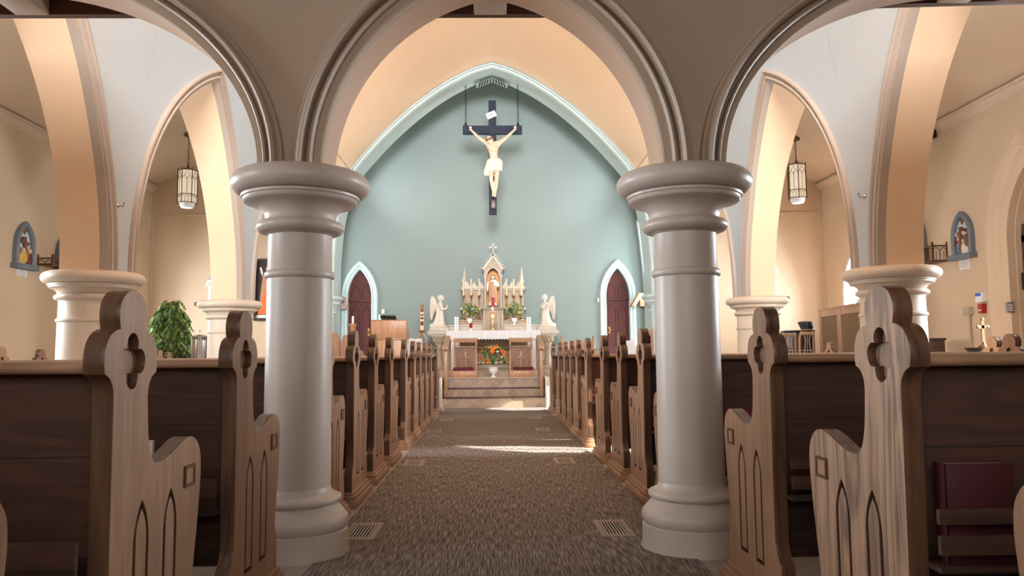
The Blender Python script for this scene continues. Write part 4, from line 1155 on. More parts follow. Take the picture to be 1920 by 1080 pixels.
# carved relief on the front: a row of small seated figures
mb = MB(o); zr0, zr1 = at(925, 679, Y=16.2).z, at(925, 653, Y=16.2).z
mb.box(AX-.42, AX+.42, 16.2, 16.25, zr0, zr1); random.seed(4)
for k in range(13):
    x = AX-.36+.06*k; h = (zr1-zr0); zz_ = zr0+h*(.55+.12*random.random())
    mb.ball((x, 16.185, zz_+.05), .020, .02, .026, n=9, m=7); mb.ball((x+random.uniform(-.008, .008), 16.195, zz_-.01), .030, .022, .05, n=9, m=7); mb.ball((x+random.uniform(-.012, .012), 16.195, zr0+.06), .028, .02, .05, n=9, m=7)
mb.box(AX-.34, AX+.34, 16.175, 16.2, zr0+h*.38, zr0+h*.44)
mb.build('carved_relief', MT['relief'], ha, ang=50)
mb = MB(o); mb.box(AX-.45, AX+.45, 16.18, 16.25, zr1, zr1+.03); mb.box(AX-.45, AX+.45, 16.18, 16.25, zr0-.03, zr0)
for s in (-1, 1): mb.box(*sorted((AX+s*.42, AX+s*.45)), 16.18, 16.25, zr0, zr1)
mb.build('relief_frame', MT['tanpale'], ha, bev=.003)

# ------------------------------------------------------------------ statues
def finish_statue(root, mb, name, mat, vox, sm=1):
    me = remeshed(mb, name, mat, vox, sm); oo = Vector(root.location)
    for v in me.vertices: v.co -= oo
    return link(name, me, root)
def arm(mb, pts, rs): mb.tube(crom(pts, 4), [rs[0]+(rs[1]-rs[0])*k/(4*(len(pts)-1)) for k in range(4*(len(pts)-1)+1)], 10)
def hand(mb, c, d, up, sz):
    """small hand: palm and five separate fingers"""
    c, d, up = Vector(c), Vector(d).normalized(), Vector(up).normalized(); sd = d.cross(up)
    mb.ball(c, sz*.5, sz*.5, sz*.5, n=10, m=7)
    for k in range(4):
        b = c+sd*sz*(.36-.24*k); mb.tube([b, b+d*sz*.8+up*sz*.05, b+d*sz*(1.5-.12*abs(k-1.3))-up*sz*.1], [sz*.15, sz*.14, sz*.10], 6)
    mb.tube([c+sd*sz*.4, c+sd*sz*.8+d*sz*.4, c+sd*sz*.75+d*sz*.9], [sz*.17, sz*.15, sz*.11], 6)
# the robed figure in the niche
b0 = at(922, 574, Y=16.42); zb0 = zt1
sx_, sy_ = AX-.005, 16.46
o = (sx_, sy_, zb0)
stt = thing('robed_statue', 'bearded statue in rose tan robe standing in the altar niche', 'statue', o)
Hh = .70
mb = MB(o); mb.lathe([(.115, zb0), (.115, zb0+.025), (.09, zb0+.05), (.085, zb0+.06)], sx_, sy_, 20, sx=1.15, sy=.9); mb.build('base', MT['greydark'], stt, ang=40)
z = lambda t: zb0+.055+(Hh-.055)*t
mb = MB()
mb.loft([(sx_, sy_, z(0), .085, .07, .06), (sx_, sy_, z(.2), .078, .066, .06), (sx_, sy_, z(.45), .076, .062, .05), (sx_, sy_, z(.62), .084, .06, .03), (sx_, sy_, z(.76), .098, .062, .02), (sx_, sy_, z(.83), .075, .05, 0), (sx_, sy_, z(.86), .03, .03, 0)], 36, nf=9)
mb.lathe([(.022, z(.84)), (.022, z(.9))], sx_, sy_, 10); mb.ball((sx_, sy_-.008, z(.93)), .034, .040, .047); mb.ball((sx_, sy_-.046, z(.925)), .007, .010, .012)
arm(mb, [(sx_+.085, sy_, z(.79)), (sx_+.11, sy_-.03, z(.65)), (sx_+.02, sy_-.075, z(.68))], (.032, .02)); hand(mb, (sx_+.012, sy_-.08, z(.69)), (-1, -.1, .5), (0, -1, 0), .022)
arm(mb, [(sx_-.085, sy_, z(.79)), (sx_-.115, sy_-.02, z(.62)), (sx_-.115, sy_-.07, z(.50))], (.032, .02)); hand(mb, (sx_-.115, sy_-.085, z(.48)), (-.1, -.5, -1), (0, -1, .3), .022)
finish_statue(stt, mb, 'figure', MT['robew'], .006)
mb = MB()                                                  # mantle over one shoulder
for k in range(3): pass
mb.loft([(sx_+.012, sy_-.004, z(.10), .088, .074, .07), (sx_+.008, sy_-.004, z(.3), .086, .074, .06), (sx_-.004, sy_-.003, z(.55), .086, .070, .05), (sx_-.018, sy_, z(.72), .085, .066, .03), (sx_-.035, sy_+.004, z(.82), .066, .052, .02), (sx_-.045, sy_+.006, z(.85), .03, .03, 0)], 36, nf=7)
finish_statue(stt, mb, 'mantle', MT['robe'], .006)
mb = MB(); mb.ball((sx_, sy_+.004, z(.948)), .042, .040, .046); mb.ball((sx_-.032, sy_+.008, z(.89)), .016, .024, .05); mb.ball((sx_+.032, sy_+.008, z(.89)), .016, .024, .05); mb.ball((sx_, sy_-.034, z(.896)), .018, .014, .02)
finish_statue(stt, mb, 'hair', MT['hair'], .006)
mb = MB(o); mb.ball((sx_+.0, sy_-.082, z(.74)), .017, .012, .018); mb.build('red_heart', MT['red'], stt)

def angel(side):
    """kneeling angel facing the middle; side -1 left"""
    f = -side                                              # facing direction along x
    Y = 16.2; bx = at(824 if side < 0 else 1024, 615, Y=Y); x0 = bx.x; zb = zm
    o = (x0, Y, zb)
    root = thing('angel_statue', 'cream kneeling angel statue with folded hands on the %s end of the altar' % 'left' if side < 0 else 'cream kneeling angel statue with arms crossed on the right end of the altar', 'statue', o)
    mb = MB(o); mb.box(x0-.20, x0+.20, Y-.15, Y+.15, zb, zb+.075); mb.build('base', MT['tanpale'], root, bev=.008)
    z0 = zb+.075; H = .70
    P = lambda a, h, d=0: (x0+f*a, Y+d, z0+H*h)
    S = lambda a, h, rx, ry, fo=0.0: (x0+f*a, Y, z0+H*h, rx, ry, fo)
    mb = MB()
    mb.ball(P(-.02, .03), .19, .13, .05); mb.ball(P(-.10, .06), .11, .10, .06)      # rocky ground / trailing skirt
    mb.loft([S(-.025, 0, .155, .12, .07), S(-.02, .1, .125, .105, .08), S(.0, .22, .098, .09, .07), S(.012, .36, .082, .080, .05), S(.008, .48, .072, .074, .03), S(.012, .60, .076, .088, .02), S(.018, .70, .062, .085, .01), S(.02, .76, .03, .04, 0)], 36, nf=8)
    mb.tube([P(.018, .74), P(.03, .84)], .026, 10)
    hx = (.042, .895)
    mb.ball(P(hx[0], hx[1]), .050, .046, .060); mb.ball(P(hx[0]+.05, hx[1]-.01), .012, .009, .014); mb.ball(P(hx[0]+.035, hx[1]-.055), .018, .018, .016)
    mb.ball(P(hx[0]-.018, hx[1]+.018), .055, .052, .055); mb.ball(P(hx[0]-.05, hx[1]-.02), .03, .035, .04)
    for d in (-1, 1):
        if side < 0:
            arm(mb, [P(.015, .70, d*.085), P(.06, .55, d*.09), P(.135, .56, d*.035), P(.155, .62, d*.014)], (.036, .018)); hand(mb, P(.158, .645, d*.014), (f*.25, 0, 1), (0, d, 0), .022)
        else:
            arm(mb, [P(.015, .70, d*.085), P(.075, .56, d*.10), P(.10, .63, d*.0), P(.085, .66, -d*.03)], (.036, .02)); hand(mb, P(.088, .665, -d*.045), (0, -d, .3), (f, 0, 0), .022)
    finish_statue(root, mb, 'figure', MT['statue'], .0075)
    for d in (-1, 1):                                      # feathered wings
        mb = MB(o)
        out = [(-.03, .62), (-.07, .78), (-.11, .90), (-.145, .925), (-.17, .88), (-.185, .74), (-.19, .55), (-.185, .36), (-.165, .22), (-.135, .34), (-.10, .48), (-.06, .56)]
        oc2 = [(p.x, p.y) for p in crom([(a, b, 0) for a, b in out+[out[0]]], 3)][:-1]
        yy = lambda a: d*(.055+.25*abs(a))
        mb.prism(oc2, lambda a, h: Vector((x0+f*a, Y+yy(a)-.010, z0+H*h)), lambda a, h: Vector((x0+f*a, Y+yy(a)+.010, z0+H*h)))
        for k in range(6):
            a0 = -.175+.022*k; h0 = .30+.045*k; mb.tube([P(a0, h0, yy(a0)-.012), P(a0+.004-.01*k*.3, .55+.02*k, yy(a0)-.014), P(-.12-.006*k, .80, yy(-.13)-.012)], [.006, .010, .006], 6)
        mb.build('wing', MT['statue'], root, ang=50)
    return root
angel(-1); angel(1)

# ------------------------------------------------------------------ candles, vases, flowers
for k, x in enumerate((869, 883.7, 898.5, 949.8, 963.6, 977)):
    Y = 16.54; p = at(x, 575, Y=Y); t = at(x, 523, Y=Y).z; dsh = at(x, 555, Y=Y).z; bz = z2+.005
    lb = ['leftmost tall candle in brass stick before the altar screen', 'second tall altar candle from the left in brass stick', 'third tall altar candle, just left of the niche', 'tall altar candle just right of the niche', 'second tall altar candle from the right in brass stick', 'rightmost tall candle in brass stick before the altar screen'][k]
    ro = thing('altar_candlestick', lb, 'candlestick', (p.x, Y, bz), 'tall candles on the altar')
    mb = MB(ro.location); mb.lathe([(.045, bz), (.045, bz+.015), (.02, bz+.035), (.012, bz+.06), (.02, bz+.10), (.012, bz+.13), (.011, dsh-.06), (.02, dsh-.04), (.012, dsh-.02), (.042, dsh), (.044, dsh+.012), (.015, dsh+.015)], p.x, Y, 16); mb.build('stick', MT['brass'], ro, ang=40)
    mb = MB(ro.location); mb.lathe([(.0165, dsh+.012), (.0165, t), (.004, t+.004)], p.x, Y, 14); mb.build('candle', MT['cream'], ro, ang=40)
def bouquet(root, c, rx, rz, spec, seed, nleaf=150, oloc=None):
    random.seed(seed); c = Vector(c); o = root.location
    mb = MB(o)
    for k in range(nleaf):
        th = random.uniform(0, 2*pi); ph = random.uniform(-.5, 1.45); r = random.uniform(.45, 1.0)
        d = Vector((cos(th)*cos(ph)*rx, sin(th)*cos(ph)*rx*.8, sin(ph)*rz))
        p = c+d*r; t = d.normalized(); l = random.uniform(.03, .06)*rx/.2; s = t.orthogonal().normalized(); s.rotate(Quaternion(t, random.uniform(0, 6.3)))
        w = l*.28; mb.cm = 0 if random.random() < .35 else 1
        nn = t.cross(s)*l*.12
        mb.add([p, p+t*l*.5+s*w+nn, p+t*l, p+t*l*.5-s*w+nn], [(0, 1, 2, 3)])
    for k in range(14):
        th = random.uniform(0, 2*pi); mb.cm = 1; mb.tube([c-Vector((0, 0, rz*.55)), c+Vector((cos(th)*rx*.4, sin(th)*rx*.3, rz*random.uniform(0, .7)))], .004, 5)
    f = mb.build('foliage', [MT['leaf1'], MT['leaf2']], root, ang=0, recalc=False); f['kind'] = 'stuff'
    for mat, n_, size in spec:
        for k in range(n_):
            th = random.uniform(-pi, 0) if random.random() < .75 else random.uniform(0, pi); ph = random.uniform(-.25, 1.3)
            d = Vector((cos(th)*cos(ph)*rx*.95, sin(th)*cos(ph)*rx*.8, sin(ph)*rz*.95)); p = c+d; t = d.normalized()
            mb = MB(o); s0 = t.orthogonal().normalized(); s1 = t.cross(s0)
            for q in range(6):
                a = 2*pi*q/6; e = s0*cos(a)+s1*sin(a); e2 = s0*cos(a+.42)+s1*sin(a+.42); e3 = s0*cos(a-.42)+s1*sin(a-.42)
                mb.add([p, p+e3*size*.55+t*size*.28, p+e*size+t*size*.22, p+e2*size*.55+t*size*.28], [(0, 1, 2, 3)])
            mb.ball(p+t*size*.15, size*.22, n=6, m=5)
            mb.build('blossom', MT[mat], root, ang=40, recalc=False)
def vase_prof(z, h, r): return [(r*.62, z), (r*.62, z+h*.05), (r*.25, z+h*.16), (r*.22, z+h*.24), (r*.55, z+h*.38), (r*.82, z+h*.58), (r*.9, z+h*.78), (r*.86, z+h*.88), (r*1.0, z+h), (r*.88, z+h*.985), (r*.78, z+h*.8), (.001, z+h*.75)]
Y = 14.42; p = at(925, 706, Y=Y); o = (p.x, Y, .507)
ro = thing('flower_vase', 'white urn of orange flowers standing on the top step', 'vase', o)
mb = MB(o); mb.lathe(vase_prof(.507, .185, .098), p.x, Y, 28); mb.build('urn', MT['white'], ro, ang=50)
bouquet(ro, (p.x, Y, .507+.185+.17), .255, .24, (('orange', 13, .068), ('peach', 10, .05), ('yellow', 7, .042), ('petalw', 10, .032)), 3, 260)
for k, (x, lb, sd) in enumerate(((881, 'white vase of yellow lilies and greenery left of the tabernacle', 7), (964, 'white vase of cream flowers and greenery right of the tabernacle', 9))):
    Y = 16.42; p = at(x, 609, Y=Y); o = (p.x, Y, z1+.01)
    ro = thing('flower_vase', lb, 'vase', o)
    mb = MB(o); mb.lathe(vase_prof(z1+.01, .14, .065), p.x, Y, 24); mb.build('urn', MT['white'], ro, ang=50)
    bouquet(ro, (p.x, Y-.02, z1+.01+.14+.13), .205, .18, (('yellow', 7 if k == 0 else 6, .042), ('petalw', 10, .026)), sd, 190)

# ------------------------------------------------------------------ altar table
TY0, TY1 = 15.2, 15.75
tz = at(925, 620, Y=15.35).z; xl, xr = at(836, 622, Y=TY0).x, at(1014, 622, Y=TY0).x
o = ((xl+xr)/2, 15.47, .63)
tb = thing('altar_table', 'free standing altar table on two white clothed ends', 'table', o)
mb = MB(o); mb.box(xl+.02, xr-.02, TY0+.02, TY1-.02, tz-.06, tz-.012); mb.build('tabletop', MT['honey'], tb, bev=.004)
for a, b in ((xl+.11, xl+.24), (xr-.24, xr-.11)):
    mb = MB(o); mb.box(a, b, TY0+.1, TY1-.1, .632, tz-.06); mb.build('leg', MT['honey'], tb)
    mb = MB(o); rows = []
    for k in range(41):
        t = k/40; per = 2*((b-a)+.38); q = t*per
        w_, d_ = b-a+.03, .40
        if q < w_: pt = (a-.015+q, TY0+.06)
        elif q < w_+d_: pt = (b+.015, TY0+.06+q-w_)
        elif q < 2*w_+d_: pt = (b+.015-(q-w_-d_), TY0+.46)
        else: pt = (a-.015, TY0+.46-min(d_, q-2*w_-d_))
        rows.append([Vector((pt[0]+.008*sin(k*2.1)*(1-h), pt[1]+.010*sin(k*1.7)*(1-h), .64+(tz-.06-.64)*h)) for h in (0, .3, .6, 1)])
    mb.grid(rows); mb.build('end_drape', MT['linen'], tb, ang=60)
cl = thing('altar_cloth', 'white lace edged cloth draped over the altar table', 'tablecloth', (o[0], o[1], tz))
mb = MB((o[0], o[1], tz)); n_ = 60
mb.box(xl, xr, TY0, TY1, tz-.0105, tz)
mb.build('cloth_top', MT['linen'], cl)
mb = MB((o[0], o[1], tz)); rows = []
for k in range(n_*4+1):
    x = xl+(xr-xl)*k/(n_*4); sc_ = abs(sin(pi*k/8)); drop = .155+.022*sc_
    rows.append([Vector((x, TY0-.004-.006*sin(k*.35)*h, tz-.002-drop*h)) for h in (0, .4, .75, 1)])
mb.grid(rows); mb.build('lace_front', MT['linen'], cl, ang=60)
for s, x in ((-1, xl), (1, xr)):
    mb = MB((o[0], o[1], tz)); rows = []
    for k in range(25):
        y = TY0+(TY1-TY0)*k/24; rows.append([Vector((x+s*(.004+.03*h+.012*sin(k*.9)*h), y, tz-.002-.60*h)) for h in (0, .3, .7, 1)])
    mb.grid(rows); mb.build('side_drop', MT['linen'], cl, ang=60)
# things on the table
for x, lb in ((853.8, 'outer white candle at the left end of the altar table'), (857.6, 'inner white candle at the left end of the altar table'), (989.8, 'inner white candle at the right end of the altar table'), (993.8, 'outer white candle at the right end of the altar table')):
    p = at(x, 620, Y=15.4); t = at(x, 594, Y=15.4).z; o2 = (p.x, 15.4 + (.06 if x in (857.6, 989.8) else 0), tz+.001)
    ro = thing('altar_candle', lb, 'candle', o2, 'white candles on the altar table')
    mb = MB(o2); mb.lathe([(.0175, tz+.014), (.0175, t), (.004, t+.003)], o2[0], o2[1], 14); mb.build('wax', MT['wax'], ro, ang=40)
    mb = MB(o2); mb.tube([(o2[0], o2[1], t), (o2[0], o2[1], t+.012)], .002, 5); mb.build('wick', MT['iron'], ro)
    mb = MB(o2); mb.lathe([(.03, tz+.001), (.03, tz+.006), (.022, tz+.014)], o2[0], o2[1], 14); mb.build('holder', MT['white'], ro, ang=40)
p = at(883, 618, Y=15.42); o2 = (p.x, 15.42, tz+.001)
ro = thing('votive_lamp', 'red glass votive lamp on the altar table left of the monstrance', 'lamp', o2)
mb = MB(o2); mb.lathe([(.028, tz+.001), (.024, tz+.012), (.012, tz+.03), (.022, tz+.055)], p.x, 15.42, 16); mb.build('foot', MT['white'], ro, ang=50)
mb = MB(o2); mb.lathe([(.022, tz+.055), (.032, tz+.075), (.034, tz+.15), (.03, tz+.15), (.028, tz+.08)], p.x, 15.42, 18); mb.build('glass_cup', MT['red'], ro, ang=50)
p = at(924.5, 575, Y=16.28); o2 = (p.x, 16.30, zt1+.001)
ro = thing('red_lamp', 'tall red glass lamp at the feet of the niche statue', 'lamp', o2)
mb = MB(o2); mb.lathe([(.036, zt1+.001), (.038, zt1+.01), (.038, zt1+.19), (.034, zt1+.2), (.03, zt1+.2)], p.x, 16.30, 18); mb.build('glass', MT['red'], ro, ang=50)
mb = MB(o2); mb.lathe([(.04, zt1+.195), (.04, zt1+.208), (.02, zt1+.212)], p.x, 16.30, 18); mb.box(p.x-.004, p.x+.004, 16.258, 16.262, zt1+.05, zt1+.14); mb.build('rim', MT['crim'], ro, ang=50)
p = at(924, 618, Y=15.45); o2 = (p.x, 15.45, tz+.001); gx, gy = p.x, 15.45; gz = at(924, 592, Y=15.45).z
ro = thing('monstrance', 'gold sunburst monstrance standing in the middle of the altar table', 'monstrance', o2)
mb = MB(o2); mb.lathe([(.06, tz+.001), (.058, tz+.012), (.02, tz+.03), (.012, tz+.07), (.022, tz+.09), (.012, tz+.11), (.010, gz-.06)], gx, gy, 18); mb.build('stem', MT['gold'], ro, ang=40)
mb = MB(o2)
for k in range(24):
    a = 2*pi*k/24; l = .115 if k % 2 else .09; d = Vector((cos(a), 0, sin(a))); s = Vector((-sin(a), 0, cos(a))); c0 = Vector((gx, gy, gz))
    mb.add([c0+d*.04+s*.009, c0+d*.04-s*.009, c0+d*l, c0+d*.06+Vector((0, -.008, 0)), c0+d*.06+Vector((0, .008, 0))], [(0, 3, 2), (1, 3, 2), (0, 4, 2), (1, 4, 2), (0, 1, 3), (0, 1, 4)])
mb.build('rays', MT['gold'], ro, ang=0)
mb = MB(o2); mb.tube([(gx+.042*cos(a), gy-.006, gz+.042*sin(a)) for a in [2*pi*k/20 for k in range(20)]], .008, 8, closed=True); mb.box(gx-.006, gx+.006, gy-.005, gy+.005, gz+.10, gz+.19); mb.box(gx-.03, gx+.03, gy-.005, gy+.005, gz+.14, gz+.152); mb.build('halo_and_cross', MT['gold'], ro, ang=40)
mb = MB(o2); mb.ball((gx, gy, gz), .036, .012, .036); mb.build('host_window', MT['mono'], ro)

# ------------------------------------------------------------------ kneelers, hand rails, lectern
def prie_dieu(x, Y, mir, label):
    o = (x, Y, .507); r = thing('prie_dieu', label, 'kneeler', o, 'prayer kneelers on the top step')
    W_ = .205; z = .507
    for s in (-1, 1):
        mb = MB(o); mb.prism([(0.0, 0), (.05, 0), (.06, .3), (.09, .62), (.20, .70), (.20, .74), (-.04, .66), (-.04, .60), (0, .5)], lambda v, h: Vector((x+s*W_-.014, Y+v, z+h)), lambda v, h: Vector((x+s*W_+.014, Y+v, z+h)))
        mb.build('side_panel', MT['honey'], r, ang=0)
    mb = MB(o); mb.box(x-W_, x+W_, Y+.03, Y+.048, z+.15, z+.55); mb.build('back_panel', MT['midbrown'], r)
    mb = MB(o); mb.box(x-.014, x+.014, Y+.012, Y+.03, z+.18, z+.47); mb.box(x-.062, x+.062, Y+.012, Y+.03, z+.345, z+.375); mb.build('cross_ornament', MT['honey'], r, bev=.003)
    mb = MB(o); mb.box(x-W_-.015, x+W_+.015, Y-.06, Y+.22, z+.68, z+.70, R=Matrix.Rotation(radians(15), 3, 'X')); mb.build('book_rest', MT['honey'], r, bev=.004)
    mb = MB(o); mb.box(x-W_, x+W_, Y-.02, Y+.12, z+.56, z+.575); mb.build('shelf', MT['honey'], r)
    mb = MB(o); mb.box(x-W_-.03, x+W_+.03, Y-.40, Y+.06, z+.10, z+.125)
    mb.box(x-W_-.02, x+W_+.02, Y-.40, Y-.38, z+.0, z+.10); mb.build('kneeling_board', MT['honey'], r, bev=.003)
    mb = MB(o); mb.box(x-W_-.01, x+W_-.05, Y-.39, Y-.08, z+.125, z+.185); c = mb.build('cushion', MT['maroon'], r, bev=.02, segs=3); c['label'] = 'maroon cushion'
    if mir:
        for ch in r.children:
            for v in ch.data.vertices: v.co.x = -v.co.x
            ch.data.flip_normals()
pl2 = at(873, 706, Y=14.72); prie_dieu(pl2.x, 14.66, False, 'honey oak prayer kneeler with pale cross and maroon cushion, left of the orange flowers')
pl2 = at(977, 706, Y=14.72); prie_dieu(pl2.x, 14.66, True, 'honey oak prayer kneeler with pale cross and maroon cushion, right of the orange flowers')
for s, x, lb in ((-1, SX0+.05, 'oak hand rail on two posts at the left end of the steps'), (1, SX1-.05, 'oak hand rail on two posts at the right end of the steps')):
    o = (x, 13.9, .185); r = thing('step_handrail', lb, 'handrail', o, 'hand rails at the steps')
    for y, z0, z1 in ((13.72, .186, 1.06), (14.25, .508, 1.19)):
        mb = MB(o); mb.box(x-.032, x+.032, y-.03, y+.03, z0, z1); mb.build('post', MT['oak'], r, bev=.004)
    mb = MB(o); pr = [(-.05, 0), (.05, 0), (.055, .03), (.03, .06), (-.03, .06), (-.055, .03)]
    mb.prism(pr, lambda u, h: Vector((x+u, 13.58, 1.02+h)), lambda u, h: Vector((x+u, 14.38, 1.22+h))); mb.build('rail', MT['oak'], r, ang=0)
Y = 14.6; p0, p1 = at(697, 600, Y=Y), at(763, 634, Y=Y); o = ((p0.x+p1.x)/2, Y, .506)
r = thing('lectern', 'honey oak lectern with slanted top on the left of the sanctuary', 'lectern', o)
zt3, zm3 = p0.z, p1.z; cx = o[0]; w = (p1.x-p0.x)/2
mb = MB(o); mb.prism([(0, zm3), (0, zt3-.02), (.05, zt3), (.45, zt3-.22), (.45, zm3)], lambda v, z: Vector((cx-w, Y+v-.1, z)), lambda v, z: Vector((cx+w, Y+v-.1, z))); mb.build('reading_desk', MT['honey'], r, bev=.004)
mb = MB(o); mb.box(cx-w+.03, cx+w-.03, Y-.06, Y+.3, .508, zm3); mb.build('body', MT['honey'], r, bev=.004)
mb = MB(o)
for q in (-.85, -.3, .3, .85): mb.box(cx+w*q-.02, cx+w*q+.02, Y-.078, Y-.06, .52, zm3-.01)
mb.box(cx-w+.02, cx+w-.02, Y-.085, Y-.06, zm3-.03, zm3); mb.box(cx-w+.02, cx+w-.02, Y-.08, Y-.06, .508, .60); mb.build('front_stiles', MT['honey'], r, bev=.003)
a, b = at(713, 594, Y=Y), at(742, 599, Y=Y); o = ((a.x+b.x)/2, Y+.0, zt3)
mb = MB(o); mb.box(a.x, b.x, Y-.035, Y+.16, zt3+.002, zt3+.028, R=Matrix.Rotation(radians(-20), 3, 'X')); mb.o = Vector(o)
for i in range(len(mb.v)): mb.v[i].z += .03
tag(mb.build('black_binder', MT['black'], bev=.004), 'flat black binder lying on top of the lectern', 'binder')
# candle on turned oak holder in front of the left doorway
Y = 14.7; p = at(661.5, 606, Y=Y); zt4 = at(661, 607, Y=Y).z; ztop = at(661, 593, Y=Y).z; o = (p.x, Y, .506)
r = thing('candle_stand', 'light oak candle stand with a short white candle before the left doorway', 'candle stand', o)
mb = MB(o); mb.lathe([(.13, .507), (.13, .54), (.06, .57), (.055, zt4-.06), (.07, zt4-.04), (.075, zt4), (.02, zt4)], p.x, Y, 24); mb.build('stand', MT['honey'], r, ang=40)
mb = MB(o); mb.lathe([(.022, zt4), (.022, ztop), (.004, ztop+.003)], p.x, Y, 14); mb.build('candle', MT['wax'], r, ang=40)
# paschal candle
Y = 15.9; p = at(791.3, 620, Y=Y); zt5 = at(791, 619, Y=Y).z; ztop = at(791, 571, Y=Y).z; o = (p.x, Y, .63)
r = thing('paschal_candle_stand', 'tall decorated candle with red marks on an openwork oak stand left of the altar', 'candle stand', o)
mb = MB(o)
for s in (-1, 1): mb.box(*sorted((p.x+s*.07, p.x+s*.105)), Y-.035, Y+.035, .632, zt5-.2)
mb.box(p.x-.12, p.x+.12, Y-.08, Y+.08, .632, .68)
arch_sweep(mb, .07, .13, [(0, -.035), (.035, -.035), (.035, .035), (0, .035), (0, -.035)], lambda u, z, d: Vector((p.x+u, Y+d, zt5-.2+z)), n=10)
mb.box(p.x-.035, p.x+.035, Y-.035, Y+.035, zt5-.06, zt5-.02); mb.lathe([(.05, zt5-.03), (.09, zt5-.015), (.095, zt5), (.03, zt5+.002)], p.x, Y, 20); mb.build('stand', MT['oak'], r, ang=40)
hh = ztop-zt5
mb = MB(o); mb.lathe([(.036, zt5), (.036, ztop-.02), (.03, ztop)], p.x, Y, 20); mb.build('candle', MT['cream'], r, ang=40)
mb = MB(o)
for z0, z1 in ((.18, .34), (.42, .50), (.56, .62), (.70, .86)): mb.lathe([(.0372, zt5+hh*z0), (.0372, zt5+hh*z1)], p.x, Y, 20, a0=-pi/2-.9, a1=-pi/2+.9, cap=False)
d_ = mb.build('red_decoration', MT['crim'], r, ang=40)
mb = MB(o); mb.lathe([(.038, ztop-.09), (.039, ztop-.02), (.033, ztop+.004)], p.x, Y, 20); mb.build('brass_cap', MT['antique'], r, ang=40)
# side table with cloth and open book
Y = 15.2; a, b = at(765, 640, Y=Y), at(790, 674, Y=Y); zt6 = a.z; cx = (a.x+b.x)/2; o = (cx, Y, .507 if Y < 15.05 else .632)
r = thing('credence_table', 'small side table with a white cloth left of the altar', 'table', o)
mb = MB(o); mb.box(cx-.15, cx+.15, Y-.15, Y+.15, zt6-.03, zt6); mb.build('top', MT['oak'], r)
for sx2 in (-1, 1):
    for sy2 in (-1, 1):
        mb = MB(o); mb.box(cx+sx2*.13-.018, cx+sx2*.13+.018, Y+sy2*.13-.018, Y+sy2*.13+.018, o[2], zt6-.03); mb.build('leg', MT['oak'], r)
def cloth(name, label, cx, Y, zt, hw, hd, drop, seed=0):
    mb = MB((cx, Y, zt)); n_ = 48; rows = []; 
    top = MB((cx, Y, zt))
    for k in range(n_+1):
        a = 2*pi*k/n_; c, s = cos(a), sin(a); m = max(abs(c), abs(s)); x, y = c/m*hw, s/m*hd
        rows.append([Vector((cx, Y, zt+.003)), Vector((cx+x, Y+y, zt+.003)), Vector((cx+x*1.02+.008*sin(5*a), Y+y*1.02+.008*cos(5*a), zt-drop*.5)), Vector((cx+x*1.05+.016*sin(7*a+seed), Y+y*1.05+.016*cos(6*a), zt-drop))])
    mb.grid(rows); return tag(mb.build(name, MT['linen'], ang=60), label, 'tablecloth')
cloth('side_table_cloth', 'white cloth hanging over the small side table left of the altar', cx, Y, zt6, .155, .155, .36)
mb = MB((cx, Y, zt6+.004))
for s in (-1, 1): mb.prism([(0, .02), (s*.08, .035), (s*.15, .02), (s*.15, .006), (0, .006)], lambda u, h: Vector((cx+u, Y-.11, zt6+h)), lambda u, h: Vector((cx+u, Y+.11, zt6+h+.03)))
tag(mb.build('open_book', MT['paper'], ang=0), 'open white book lying on the cloth of the left side table', 'book')
Y = 14.9; a, b = at(1172.5, 639, Y=Y), at(1189.5, 668, Y=Y); cx = (a.x+b.x)/2; zt7 = a.z; o = (cx, Y, .507)
r = thing('small_table', 'small table with a white cloth before the right doorway', 'table', o)
mb = MB(o); mb.box(cx-.085, cx+.085, Y-.1, Y+.1, zt7-.03, zt7); mb.build('top', MT['oak'], r)
mb = MB(o); mb.box(cx-.03, cx+.03, Y-.03, Y+.03, .507, zt7-.03); mb.build('leg', MT['oak'], r)
cloth('small_table_cloth', 'white cloth hanging over the small table before the right doorway', cx, Y, zt7, .088, .105, .3, 2)
# bench on the right of the sanctuary
Y = 15.6; a, b = at(1053, 640, Y=Y), at(1114, 668, Y=Y); o = ((a.x+b.x)/2, Y, .632); zp = at(1053, 629, Y=Y).z
r = thing('sanctuary_bench', 'brown wooden bench with tall turned posts right of the altar', 'bench', o)
mb = MB(o); mb.box(a.x, b.x, Y+.05, Y+.08, a.z-.30, a.z); mb.build('backrest', MT['oak'], r, bev=.004)
mb = MB(o); mb.box(a.x-.02, b.x+.02, Y-.36, Y+.06, 1.0, 1.035); mb.build('seat', MT['oak'], r, bev=.004)
for x in (a.x, b.x):
    mb = MB(o); mb.lathe([(.03, .633), (.03, zp-.2), (.022, zp-.17), (.032, zp-.12), (.02, zp-.06), (.03, zp-.03), (.001, zp)], x, Y+.065, 12); mb.build('back_post', MT['oak'], r, ang=40)
    mb = MB(o); mb.box(x-.02, x+.02, Y-.35, Y-.31, .633, 1.0); mb.build('front_leg', MT['oak'], r)
